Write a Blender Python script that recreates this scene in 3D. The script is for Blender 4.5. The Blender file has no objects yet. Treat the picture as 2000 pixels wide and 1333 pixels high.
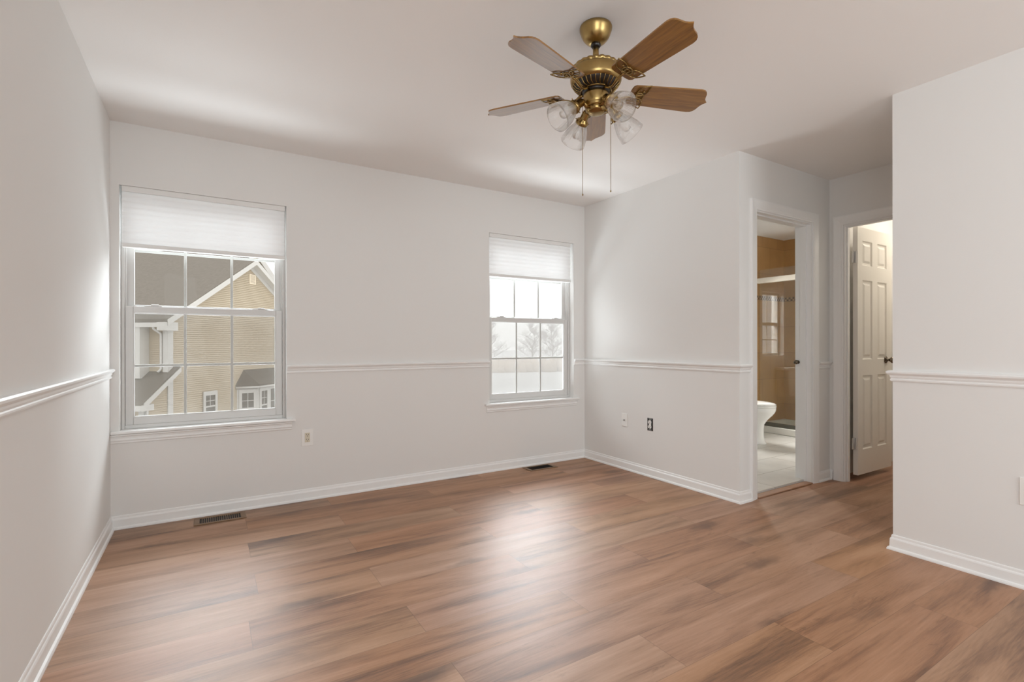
import bpy, bmesh, math, random
from mathutils import Vector, Matrix

random.seed(7)
S = bpy.context.scene
COL = S.collection
PI = math.pi

# ------------------------------------------------------------------ camera
CAM_H = 1.1053
F_PX, CX, CY = 971.94, 998.08, 672.15
cd = bpy.data.cameras.new('camera')
cam = bpy.data.objects.new('camera', cd)
COL.objects.link(cam)
cd.sensor_fit = 'HORIZONTAL'
cd.sensor_width = 36.0
cd.lens = F_PX / 2000.0 * 36.0
cd.shift_x = -(CX - 1000.0) / 2000.0
cd.shift_y = (CY - 666.5) / 2000.0
cd.clip_start = 0.02
cd.clip_end = 500
cam.location = (0, 0, CAM_H)
cam.rotation_euler = (Matrix.Rotation(math.radians(-31.431), 3, 'Z') @ Matrix.Rotation(math.radians(90), 3, 'X')
                      @ Matrix.Rotation(math.radians(-0.074), 3, 'Z')).to_euler()
S.camera = cam

# ------------------------------------------------------------------ sky and exposure
S.view_settings.view_transform = 'Standard'
S.view_settings.look = 'None'
S.view_settings.exposure = 0.0
S.view_settings.gamma = 1.0
S.view_settings.use_curve_mapping = False
W = bpy.data.worlds.new('overcast_sky')
S.world = W
W.use_nodes = True
bg = W.node_tree.nodes['Background']
bg.inputs[0].default_value = (1.0, 0.99, 0.975, 1)
bg.inputs[1].default_value = 1.7
S.cycles.max_bounces = 14
S.cycles.diffuse_bounces = 7
S.cycles.glossy_bounces = 6
S.cycles.transmission_bounces = 10
S.cycles.transparent_max_bounces = 24
S.cycles.volume_bounces = 3
S.cycles.caustics_reflective = False
S.cycles.sample_clamp_indirect = 4.0


def area(name, loc, target, sx, sy, power, color=(1, 1, 1), spread=180):
    l = bpy.data.lights.new(name, 'AREA')
    l.shape = 'RECTANGLE'
    l.size, l.size_y, l.energy, l.color = sx, sy, power, color
    l.spread = math.radians(spread)
    o = bpy.data.objects.new(name, l)
    COL.objects.link(o)
    o.location = loc
    d = Vector(target) - Vector(loc)
    o.rotation_euler = d.to_track_quat('-Z', 'Y').to_euler()
    return o


# daylight through the bedroom and bathroom windows; rear and side lamps are added fill
DAY = (0.87, 0.945, 1.0)
area('daylight_left_window', (0.0, 7.0, 3.6), (0.1, 3.2, 1.0), 3.2, 2.4, 98, DAY, 80)
area('daylight_right_window', (4.4, 7.0, 3.6), (2.50, 3.2, 1.0), 3.6, 2.4, 150, DAY, 72)
area('snow_bounce_left_window', (0.0, 4.55, 0.0), (0.1, 2.6, 2.2), 1.3, 0.8, 80, DAY)
area('snow_bounce_right_window', (2.55, 4.55, 0.0), (2.45, 2.6, 2.2), 1.3, 0.8, 100, DAY)
area('fill_light_rear', (2.20, -2.75, 1.40), (1.40, 0.6, 2.2), 1.5, 1.5, 50, DAY)
area('fill_light_side', (-0.68, -1.45, 1.40), (2.4, 0.9, 2.0), 2.0, 1.7, 58, DAY)
area('daylight_bathroom_window', (5.36, 4.1, 1.75), (5.2, 2.9, 0.9), 0.6, 0.8, 125, (1.0, 0.97, 0.93))


# ------------------------------------------------------------------ helpers


def new_mat(name):
    m = bpy.data.materials.new(name)
    m.use_nodes = True
    nt = m.node_tree
    return m, nt, nt.nodes['Principled BSDF'], nt.nodes['Material Output']


def srgb(r, g, b):
    f = lambda c: (c / 255 / 12.92) if c / 255 <= 0.04045 else ((c / 255 + 0.055) / 1.055) ** 2.4
    return (f(r), f(g), f(b), 1)


def mat(name, col, rough=0.5, metal=0.0, spec=0.5, bump=None, var=None):
    m, nt, p, out = new_mat(name)
    p.inputs['Base Color'].default_value = col
    p.inputs['Roughness'].default_value = rough
    p.inputs['Metallic'].default_value = metal
    p.inputs['Specular IOR Level'].default_value = spec
    if bump or var:
        tc = nt.nodes.new('ShaderNodeTexCoord')
        no = nt.nodes.new('ShaderNodeTexNoise')
        sc = (bump or var)[0]
        no.inputs['Scale'].default_value = sc
        no.inputs['Detail'].default_value = 4
        nt.links.new(tc.outputs['Object'], no.inputs['Vector'])
        if bump:
            b = nt.nodes.new('ShaderNodeBump')
            b.inputs['Strength'].default_value = bump[1]
            b.inputs['Distance'].default_value = 0.01
            nt.links.new(no.outputs[0], b.inputs['Height'])
            nt.links.new(b.outputs[0], p.inputs['Normal'])
        if var:
            n2 = nt.nodes.new('ShaderNodeTexNoise')
            n2.inputs['Scale'].default_value = var[0]
            n2.inputs['Detail'].default_value = 5
            nt.links.new(tc.outputs['Object'], n2.inputs['Vector'])
            mx = nt.nodes.new('ShaderNodeMix')
            mx.data_type = 'RGBA'
            mx.inputs['A'].default_value = tuple(c * (1 - var[1]) for c in col[:3]) + (1,)
            mx.inputs['B'].default_value = tuple(min(1, c * (1 + var[1])) for c in col[:3]) + (1,)
            nt.links.new(n2.outputs[0], mx.inputs['Factor'])
            nt.links.new(mx.outputs['Result'], p.inputs['Base Color'])
    return m


class MB:
    """collects pieces, then links them as one mesh object"""

    def __init__(self):
        self.v, self.f, self.s, self.mi = [], [], [], []
        self.cur = 0

    def add(self, verts, faces, smooth=False, M=None):
        o = len(self.v)
        for p in verts:
            p = Vector(p)
            self.v.append(M @ p if M else p)
        for f in faces:
            self.f.append([i + o for i in f])
            self.s.append(smooth)
            self.mi.append(self.cur)
        return self

    def box(self, x0, x1, y0, y1, z0, z1, M=None):
        v = [(x, y, z) for x in (x0, x1) for y in (y0, y1) for z in (z0, z1)]
        f = [(0, 1, 3, 2), (4, 6, 7, 5), (0, 4, 5, 1), (2, 3, 7, 6), (0, 2, 6, 4), (1, 5, 7, 3)]
        return self.add(v, f, False, M)

    def rbox(self, x0, x1, y0, y1, z0, z1, r=0.003, seg=2, M=None):
        bm = bmesh.new()
        bmesh.ops.create_cube(bm, size=1)
        for w in bm.verts:
            w.co = Vector(((x0 + x1) / 2 + w.co.x * (x1 - x0), (y0 + y1) / 2 + w.co.y * (y1 - y0), (z0 + z1) / 2 + w.co.z * (z1 - z0)))
        r = min(r, 0.49 * min(abs(x1 - x0), abs(y1 - y0), abs(z1 - z0)))
        bmesh.ops.bevel(bm, geom=bm.edges[:], offset=r, segments=seg, affect='EDGES', profile=0.5)
        bm.verts.index_update()
        self.add([w.co.copy() for w in bm.verts], [[w.index for w in f.verts] for f in bm.faces], False, M)
        bm.free()
        return self

    def prism(self, poly, n, t, origin=(0, 0, 0), u=(1, 0, 0), w=(0, 1, 0), M=None):
        """2D polygon in axes u, w at origin, extruded along n by t"""
        O, U, Wv, Nv = Vector(origin), Vector(u), Vector(w), Vector(n)
        a = [O + U * p[0] + Wv * p[1] for p in poly]
        b = [p + Nv * t for p in a]
        k = len(a)
        f = [list(range(k)), list(range(2 * k - 1, k - 1, -1))]
        f += [[i, i + k, (i + 1) % k + k, (i + 1) % k] for i in range(k)]
        return self.add(a + b, f, False, M)

    def lathe(self, prof, seg=40, M=None, mod=None, smooth=True, cap=True):
        """profile [(r,z)] round Z; mod(theta, i) scales r"""
        v, f = [], []
        for i, (r, z) in enumerate(prof):
            for k in range(seg):
                t = 2 * PI * k / seg
                rr = r * (mod(t, i) if mod else 1)
                v.append((rr * math.cos(t), rr * math.sin(t), z))
        for i in range(len(prof) - 1):
            for k in range(seg):
                k2 = (k + 1) % seg
                f.append((i * seg + k, i * seg + k2, (i + 1) * seg + k2, (i + 1) * seg + k))
        if cap:
            f.append(list(range(seg - 1, -1, -1)))
            n = (len(prof) - 1) * seg
            f.append(list(range(n, n + seg)))
        return self.add(v, f, smooth, M)

    def tube(self, pts, r, seg=8, closed=False, M=None, rr=None):
        pts = [Vector(p) for p in pts]
        n = len(pts)
        v, f = [], []
        up = None
        for i, p in enumerate(pts):
            a = pts[(i - 1) % n] if (closed or i > 0) else p
            b = pts[(i + 1) % n] if (closed or i < n - 1) else p
            t = (b - a).normalized()
            if up is None:
                up = t.orthogonal().normalized()
            s = t.cross(up)
            if s.length < 1e-6:
                s = t.orthogonal()
            s.normalize()
            up = s.cross(t).normalized()
            rad = rr[i] if rr else r
            for k in range(seg):
                q = 2 * PI * k / seg
                v.append(p + (up * math.cos(q) + s * math.sin(q)) * rad)
        m = n if closed else n - 1
        for i in range(m):
            j = (i + 1) % n
            for k in range(seg):
                k2 = (k + 1) % seg
                f.append((i * seg + k, i * seg + k2, j * seg + k2, j * seg + k))
        if not closed:
            f.append(list(range(seg - 1, -1, -1)))
            f.append([(n - 1) * seg + k for k in range(seg)])
        return self.add(v, f, True, M)

    def build(self, name, m, parent=None, loc=None):
        me = bpy.data.meshes.new(name)
        off = Vector(loc) if loc else Vector((0, 0, 0))
        me.from_pydata([tuple(p - off) for p in self.v], [], self.f)
        me.polygons.foreach_set('use_smooth', self.s)
        for mm in (m if isinstance(m, (list, tuple)) else [m]):
            me.materials.append(mm)
        me.polygons.foreach_set('material_index', self.mi)
        bm = bmesh.new()
        bm.from_mesh(me)
        bmesh.ops.recalc_face_normals(bm, faces=bm.faces)
        bm.to_mesh(me)
        bm.free()
        me.update()
        o = bpy.data.objects.new(name, me)
        COL.objects.link(o)
        if parent is not None:
            o.parent = parent
            if loc is None:
                o.matrix_parent_inverse = Matrix.Translation(-Vector(parent.location)) if parent.rotation_euler.z == 0 else parent.matrix_basis.inverted()
        if loc:
            o.location = loc
        return o


def empty(name, loc):
    o = bpy.data.objects.new(name, None)
    COL.objects.link(o)
    o.location = loc
    o.empty_display_size = 0.1
    return o


def tag(o, label=None, cat=None, group=None, kind=None):
    if label:
        o['label'] = label
    if cat:
        o['category'] = cat
    if group:
        o['group'] = group
    if kind:
        o['kind'] = kind
    return o


def struct(o, label, cat):
    return tag(o, label, cat, None, 'structure')


def grid_wall(axis, a0, a1, t0, t1, z0, z1, holes):
    """wall slab along X (axis 'x') or Y; thickness t0..t1; holes [(a0,a1,z0,z1)]"""
    A = sorted(set([a0, a1] + [h[0] for h in holes] + [h[1] for h in holes]))
    Z = sorted(set([z0, z1] + [h[2] for h in holes] + [h[3] for h in holes]))
    A = [a for a in A if a0 <= a <= a1]
    Z = [z for z in Z if z0 <= z <= z1]

    def solid(i, j):
        if i < 0 or j < 0 or i >= len(A) - 1 or j >= len(Z) - 1:
            return False
        ca, cz = (A[i] + A[i + 1]) / 2, (Z[j] + Z[j + 1]) / 2
        return not any(h[0] < ca < h[1] and h[2] < cz < h[3] for h in holes)
    b = MB()

    def P(a, t, z):
        return (a, t, z) if axis == 'x' else (t, a, z)
    for i in range(len(A) - 1):
        for j in range(len(Z) - 1):
            if not solid(i, j):
                continue
            x0, x1, y0, y1 = A[i], A[i + 1], Z[j], Z[j + 1]
            for t in (t0, t1):
                b.add([P(x0, t, y0), P(x1, t, y0), P(x1, t, y1), P(x0, t, y1)], [(0, 1, 2, 3)])
            if not solid(i - 1, j):
                b.add([P(x0, t0, y0), P(x0, t1, y0), P(x0, t1, y1), P(x0, t0, y1)], [(0, 1, 2, 3)])
            if not solid(i + 1, j):
                b.add([P(x1, t0, y0), P(x1, t1, y0), P(x1, t1, y1), P(x1, t0, y1)], [(0, 1, 2, 3)])
            if not solid(i, j - 1):
                b.add([P(x0, t0, y0), P(x0, t1, y0), P(x1, t1, y0), P(x1, t0, y0)], [(0, 1, 2, 3)])
            if not solid(i, j + 1):
                b.add([P(x0, t0, y1), P(x0, t1, y1), P(x1, t1, y1), P(x1, t0, y1)], [(0, 1, 2, 3)])
    # weld
    bm = bmesh.new()
    vs = [bm.verts.new(p) for p in b.v]
    for f in b.f:
        bm.faces.new([vs[i] for i in f])
    bmesh.ops.remove_doubles(bm, verts=bm.verts[:], dist=1e-5)
    bm.verts.index_update()
    r = MB()
    r.add([w.co.copy() for w in bm.verts], [[w.index for w in f.verts] for f in bm.faces])
    bm.free()
    return r


def sweep(path, prof, names, m, label=None, cat=None, kind='structure', closed=False):
    """horizontal moulding: path of XY points with the room on the left, prof [(offset, z)]; one object per segment, mitred"""
    P = [Vector((p[0], p[1], 0)) for p in path]

    def nrm(a, b):
        d = (b - a).normalized()
        return Vector((-d.y, d.x, 0))
    offs = []
    for i in range(len(P)):
        if i == 0:
            offs.append(nrm(P[0], P[1]))
        elif i == len(P) - 1:
            offs.append(nrm(P[-2], P[-1]))
        else:
            n1, n2 = nrm(P[i - 1], P[i]), nrm(P[i], P[i + 1])
            q = (n1 + n2)
            offs.append(q / (1 + n1.dot(n2)))
    res = []
    for i in range(len(P) - 1):
        b = MB()
        k = len(prof)
        a = [P[i] + offs[i] * o + Vector((0, 0, z)) for o, z in prof]
        c = [P[i + 1] + offs[i + 1] * o + Vector((0, 0, z)) for o, z in prof]
        f = [[j, (j + 1) % k, (j + 1) % k + k, j + k] for j in range(k)] + [list(range(k - 1, -1, -1)), list(range(k, 2 * k))]
        b.add(a + c, f)
        nm, lb = names[i]
        o = b.build(nm, m)
        tag(o, lb, cat, None, kind)
        res.append(o)
    return res


# ------------------------------------------------------------------ materials
WALL = mat('wall_paint', srgb(230, 229, 227), 0.7, bump=(220, 0.03), spec=0.2)
CEIL = mat('ceiling_paint', srgb(239, 237, 235), 0.7, bump=(160, 0.03), spec=0.3)
TRIM = mat('trim_paint', srgb(238, 238, 237), 0.32, bump=(30, 0.02))
VINYL = mat('window_vinyl', srgb(212, 211, 209), 0.38)
SHADERAIL = mat('shade_rail', srgb(232, 231, 229), 0.45)
DOORP = mat('door_paint', srgb(242, 239, 232), 0.35, bump=(60, 0.03))
PLATE = mat('switch_plate_plastic', srgb(238, 237, 234), 0.35)
IVORY = mat('receptacle_plastic', srgb(214, 206, 186), 0.4)
DARKM = mat('dark_recess', srgb(26, 22, 19), 0.6)
STEEL = mat('galvanised_steel', srgb(150, 150, 148), 0.35, 0.9)
CHROME = mat('chrome', srgb(205, 205, 205), 0.18, 1.0)
KNOB = mat('aged_nickel', srgb(120, 110, 98), 0.22, 1.0)
BRASS = mat('antique_brass', srgb(150, 124, 78), 0.22, 1.0, var=(40, 0.12))
BRASSB = mat('brushed_brass', srgb(168, 142, 92), 0.3, 1.0, var=(60, 0.08))
BLACK = mat('black_enamel', srgb(28, 22, 18), 0.28)
PORC = mat('porcelain', srgb(240, 239, 236), 0.12)
PAN = mat('acrylic_pan', srgb(222, 220, 214), 0.3)
ALU = mat('shower_track_metal', srgb(120, 118, 110), 0.4, 0.8)
RAILM = mat('shower_rail_paint', srgb(236, 228, 214), 0.35)
REG = mat('register_bronze', srgb(128, 100, 72), 0.42, 0.35)
SNOW = mat('snow', srgb(216, 216, 216), 0.8, var=(0.3, 0.03))
ROOFM = mat('asphalt_shingles', srgb(120, 113, 104), 0.9, var=(9, 0.25))
HTRIM = mat('exterior_trim', srgb(206, 203, 198), 0.5)
HGLASS = mat('house_window_glass', srgb(112, 106, 98), 0.12, spec=0.6)
GRASS = mat('dry_tan_grass', srgb(206, 184, 160), 0.9, var=(0.8, 0.15))
BARK = mat('grey_bark', srgb(150, 138, 128), 0.9, var=(3, 0.2))


def siding_mat():
    m, nt, p, out = new_mat('tan_lap_siding')
    p.inputs['Roughness'].default_value = 0.6
    tc = nt.nodes.new('ShaderNodeTexCoord')
    n = nt.nodes.new('ShaderNodeTexNoise')
    n.inputs['Scale'].default_value = 0.6
    nt.links.new(tc.outputs['Object'], n.inputs['Vector'])
    mx = nt.nodes.new('ShaderNodeMix')
    mx.data_type = 'RGBA'
    mx.inputs['A'].default_value = srgb(190, 177, 156)
    mx.inputs['B'].default_value = srgb(197, 184, 163)
    nt.links.new(n.outputs[0], mx.inputs['Factor'])
    nt.links.new(mx.outputs['Result'], p.inputs['Base Color'])
    return m


SIDING = siding_mat()


def pane_mat(name, base, grazing, tint=(1, 1, 1, 1)):
    """thin pane: straight-through transmission plus a mirror reflection that grows toward grazing"""
    m = bpy.data.materials.new(name)
    m.use_nodes = True
    nt = m.node_tree
    nt.nodes.clear()
    out = nt.nodes.new('ShaderNodeOutputMaterial')
    tr = nt.nodes.new('ShaderNodeBsdfTransparent')
    tr.inputs[0].default_value = tint
    gl = nt.nodes.new('ShaderNodeBsdfGlossy')
    gl.inputs['Roughness'].default_value = 0.01
    lw = nt.nodes.new('ShaderNodeLayerWeight')
    lw.inputs[0].default_value = 0.5
    pw = nt.nodes.new('ShaderNodeMath')
    pw.operation = 'POWER'
    pw.inputs[1].default_value = 4
    mu = nt.nodes.new('ShaderNodeMath')
    mu.operation = 'MULTIPLY_ADD'
    mu.inputs[1].default_value = grazing
    mu.inputs[2].default_value = base
    mx = nt.nodes.new('ShaderNodeMixShader')
    nt.links.new(lw.outputs['Facing'], pw.inputs[0])
    nt.links.new(pw.outputs[0], mu.inputs[0])
    nt.links.new(mu.outputs[0], mx.inputs[0])
    nt.links.new(tr.outputs[0], mx.inputs[1])
    nt.links.new(gl.outputs[0], mx.inputs[2])
    nt.links.new(mx.outputs[0], out.inputs[0])
    return m


GLASS = pane_mat('window_glass', 0.002, 0.35, (0.955, 0.96, 0.955, 1))
SHGLASS = pane_mat('shower_glass', 0.085, 0.5, (0.97, 0.985, 0.97, 1))


def screen_mat():
    m = bpy.data.materials.new('insect_screen_mesh')
    m.use_nodes = True
    nt = m.node_tree
    nt.nodes.clear()
    out = nt.nodes.new('ShaderNodeOutputMaterial')
    tr = nt.nodes.new('ShaderNodeBsdfTransparent')
    df = nt.nodes.new('ShaderNodeBsdfDiffuse')
    df.inputs[0].default_value = srgb(150, 148, 145)
    mx = nt.nodes.new('ShaderNodeMixShader')
    mx.inputs[0].default_value = 0.2
    nt.links.new(tr.outputs[0], mx.inputs[1])
    nt.links.new(df.outputs[0], mx.inputs[2])
    nt.links.new(mx.outputs[0], out.inputs[0])
    return m


SCREEN = screen_mat()


def clear_glass():
    m, nt, p, out = new_mat('bulb_glass')
    p.inputs['Base Color'].default_value = (0.97, 0.98, 0.98, 1)
    p.inputs['Roughness'].default_value = 0.02
    p.inputs['Transmission Weight'].default_value = 1.0
    p.inputs['IOR'].default_value = 1.35
    tr = nt.nodes.new('ShaderNodeBsdfTransparent')
    mx = nt.nodes.new('ShaderNodeMixShader')
    mx.inputs[0].default_value = 0.5
    nt.links.new(p.outputs[0], mx.inputs[1])
    nt.links.new(tr.outputs[0], mx.inputs[2])
    nt.links.new(mx.outputs[0], out.inputs['Surface'])
    return m


CGLASS = clear_glass()


def shade_mat():
    m = bpy.data.materials.new('cellular_shade_fabric')
    m.use_nodes = True
    nt = m.node_tree
    nt.nodes.clear()
    out = nt.nodes.new('ShaderNodeOutputMaterial')
    d = nt.nodes.new('ShaderNodeBsdfDiffuse')
    d.inputs[0].default_value = srgb(246, 246, 246)
    t = nt.nodes.new('ShaderNodeBsdfTranslucent')
    t.inputs[0].default_value = srgb(250, 250, 250)
    tc = nt.nodes.new('ShaderNodeTexCoord')
    mp = nt.nodes.new('ShaderNodeMapping')
    mp.inputs['Scale'].default_value = (6, 6, 160)
    n = nt.nodes.new('ShaderNodeTexNoise')
    n.inputs['Scale'].default_value = 2
    nt.links.new(tc.outputs['Object'], mp.inputs[0])
    nt.links.new(mp.outputs[0], n.inputs['Vector'])
    mr = nt.nodes.new('ShaderNodeMapRange')
    mr.inputs['To Min'].default_value = 0.225
    mr.inputs['To Max'].default_value = 0.285
    nt.links.new(n.outputs[0], mr.inputs['Value'])
    mx = nt.nodes.new('ShaderNodeMixShader')
    nt.links.new(mr.outputs[0], mx.inputs[0])
    nt.links.new(d.outputs[0], mx.inputs[1])
    nt.links.new(t.outputs[0], mx.inputs[2])
    nt.links.new(mx.outputs[0], out.inputs[0])
    return m


SHADE = shade_mat()


class N:
    """tiny node-graph builder"""

    def __init__(self, nt):
        self.nt = nt

    def math(self, op, a, b=None, c=None):
        n = self.nt.nodes.new('ShaderNodeMath')
        n.operation = op
        for i, x in enumerate((a, b, c)):
            if x is None:
                continue
            if isinstance(x, (int, float)):
                n.inputs[i].default_value = x
            else:
                self.nt.links.new(x, n.inputs[i])
        return n.outputs[0]

    def node(self, t, **kw):
        n = self.nt.nodes.new(t)
        for k, v in kw.items():
            setattr(n, k, v)
        return n

    def link(self, a, b):
        self.nt.links.new(a, b)


def wood_floor():
    m, nt, p, out = new_mat('vinyl_plank_floor')
    g = N(nt)
    tc = g.node('ShaderNodeTexCoord')
    sp = g.node('ShaderNodeSeparateXYZ')
    g.link(tc.outputs['Object'], sp.inputs[0])
    x, y = sp.outputs[0], sp.outputs[1]
    PW, PL = 0.22, 1.21
    rowf = g.math('DIVIDE', g.math('SUBTRACT', 2.46 + 20 * PW, y), PW)
    row = g.math('FLOOR', rowf)
    rfr = g.math('FRACT', rowf)
    odd = g.math('MODULO', row, 2)
    wn = g.node('ShaderNodeTexWhiteNoise', noise_dimensions='1D')
    g.link(row, wn.inputs['W'])
    jit = g.math('MULTIPLY', g.math('SUBTRACT', wn.outputs['Value'], 0.5), 0.10)
    offs = g.math('ADD', g.math('MULTIPLY_ADD', odd, -0.57, 0.73 - 10 * PL), jit)
    colf = g.math('DIVIDE', g.math('SUBTRACT', x, offs), PL)
    col = g.math('FLOOR', colf)
    cfr = g.math('FRACT', colf)
    cb = g.node('ShaderNodeCombineXYZ')
    g.link(row, cb.inputs[0])
    g.link(col, cb.inputs[1])
    w2 = g.node('ShaderNodeTexWhiteNoise', noise_dimensions='2D')
    g.link(cb.outputs[0], w2.inputs['Vector'])
    rnd = w2.outputs['Value']
    rc = g.node('ShaderNodeSeparateColor')
    g.link(w2.outputs['Color'], rc.inputs[0])

    def gn(sx, sy, scale, detail, rough, zmul, dist=0.0):
        c = g.node('ShaderNodeCombineXYZ')
        g.link(g.math('MULTIPLY', x, sx), c.inputs[0])
        g.link(g.math('MULTIPLY', y, sy), c.inputs[1])
        g.link(g.math('MULTIPLY', rnd, zmul), c.inputs[2])
        n = g.node('ShaderNodeTexNoise')
        n.inputs['Scale'].default_value = scale
        n.inputs['Detail'].default_value = detail
        n.inputs['Roughness'].default_value = rough
        n.inputs['Distortion'].default_value = dist
        g.link(c.outputs[0], n.inputs['Vector'])
        return n.outputs[0]
    broad = gn(0.9, 9.0, 1.0, 3, 0.5, 37.0, 0.6)          # wide cathedral streaks, different in each plank
    fine = gn(7, 130, 1.0, 7, 0.72, 91.0, 0.5)             # fine grain
    knots = gn(2.6, 15, 1.0, 7, 0.75, 17.0, 1.8)           # dark flecks and knots
    # tone
    t = g.math('ADD', g.math('MULTIPLY', broad, 0.86), g.math('MULTIPLY', fine, 0.44))
    arch = g.math('SINE', g.math('MULTIPLY', gn(0.55, 4.0, 1.0, 2, 0.4, 53.0, 0.8), 150.0))   # cathedral arcs
    t = g.math('SUBTRACT', g.math('ADD', t, g.math('MULTIPLY', arch, 0.018)), 0.07)
    t = g.math('ADD', t, g.math('MULTIPLY', g.math('SUBTRACT', rnd, 0.5), 0.07))
    cr = g.node('ShaderNodeValToRGB')
    e = cr.color_ramp.elements
    e[0].position, e[0].color = 0.34, srgb(104, 74, 54)
    e[1].position, e[1].color = 0.80, srgb(182, 142, 113)
    for pos, c in ((0.46, (138, 100, 74)), (0.56, (160, 119, 89)), (0.66, (170, 129, 100))):
        q = e.new(pos)
        q.color = srgb(*c)
    g.link(t, cr.inputs[0])
    kr = g.node('ShaderNodeValToRGB')
    kr.color_ramp.elements[0].position, kr.color_ramp.elements[0].color = 0.60, (1, 1, 1, 1)
    kr.color_ramp.elements[1].position, kr.color_ramp.elements[1].color = 0.78, (0.42, 0.37, 0.34, 1)
    g.link(knots, kr.inputs[0])
    mx = g.node('ShaderNodeMix', data_type='RGBA', blend_type='MULTIPLY')
    mx.inputs['Factor'].default_value = 1
    g.link(cr.outputs[0], mx.inputs['A'])
    g.link(kr.outputs[0], mx.inputs['B'])
    # knots: a few distorted dark spots
    ds = g.node('ShaderNodeTexNoise')
    ds.inputs['Scale'].default_value = 14
    ds.inputs['Detail'].default_value = 3
    g.link(tc.outputs['Object'], ds.inputs['Vector'])
    dsc = g.node('ShaderNodeSeparateColor')
    g.link(ds.outputs['Color'], dsc.inputs[0])
    kv = g.node('ShaderNodeCombineXYZ')
    g.link(g.math('ADD', g.math('MULTIPLY', x, 1.5), g.math('MULTIPLY_ADD', dsc.outputs[0], .22, -.11)), kv.inputs[0])
    g.link(g.math('ADD', g.math('MULTIPLY', y, 5.0), g.math('MULTIPLY_ADD', dsc.outputs[1], .34, -.17)), kv.inputs[1])
    g.link(g.math('MULTIPLY', row, 3.7), kv.inputs[2])
    vo = g.node('ShaderNodeTexVoronoi')
    vo.inputs['Scale'].default_value = 1.0
    g.link(kv.outputs[0], vo.inputs['Vector'])
    vc = g.node('ShaderNodeSeparateColor')
    g.link(vo.outputs['Color'], vc.inputs[0])
    kd = g.node('ShaderNodeMapRange', interpolation_type='SMOOTHSTEP')
    kd.inputs['From Min'].default_value = 0.04
    kd.inputs['From Max'].default_value = 0.30
    kd.inputs['To Min'].default_value = 0.68
    kd.inputs['To Max'].default_value = 0.0
    g.link(vo.outputs['Distance'], kd.inputs['Value'])
    kf = g.math('MULTIPLY', kd.outputs[0], g.math('GREATER_THAN', vc.outputs[0], 0.45))
    kmx = g.node('ShaderNodeMix', data_type='RGBA')
    g.link(kf, kmx.inputs['Factor'])
    g.link(mx.outputs['Result'], kmx.inputs['A'])
    kmx.inputs['B'].default_value = srgb(84, 60, 46)
    mx = kmx
    # per-plank hue: some planks redder, some greyer
    hs = g.node('ShaderNodeHueSaturation')
    g.link(g.math('MULTIPLY_ADD', rc.outputs[1], 0.008, 0.496), hs.inputs['Hue'])
    g.link(g.math('MULTIPLY_ADD', rc.outputs[2], 0.16, 0.92), hs.inputs['Saturation'])
    hs.inputs['Value'].default_value = 1
    g.link(mx.outputs['Result'], hs.inputs['Color'])
    # seams
    sy = g.math('MINIMUM', rfr, g.math('SUBTRACT', 1, rfr))
    sx = g.math('MINIMUM', cfr, g.math('SUBTRACT', 1, cfr))
    seam = g.math('MAXIMUM', g.math('LESS_THAN', sy, 0.0042), g.math('LESS_THAN', sx, 0.0009))
    m2 = g.node('ShaderNodeMix', data_type='RGBA')
    g.link(g.math('MULTIPLY', seam, 0.45), m2.inputs['Factor'])
    g.link(hs.outputs[0], m2.inputs['A'])
    m2.inputs['B'].default_value = srgb(78, 56, 42)
    g.link(m2.outputs['Result'], p.inputs['Base Color'])
    rr = g.node('ShaderNodeMapRange')
    rr.inputs['To Min'].default_value = 0.36
    rr.inputs['To Max'].default_value = 0.52
    g.link(fine, rr.inputs['Value'])
    g.link(rr.outputs[0], p.inputs['Roughness'])
    p.inputs['Specular IOR Level'].default_value = 0.6
    b = g.node('ShaderNodeBump')
    b.inputs['Strength'].default_value = 0.12
    b.inputs['Distance'].default_value = 0.002
    h = g.math('SUBTRACT', fine, g.math('MULTIPLY', seam, 0.6))
    g.link(h, b.inputs['Height'])
    g.link(b.outputs[0], p.inputs['Normal'])
    return m


FLOOR = wood_floor()


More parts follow.
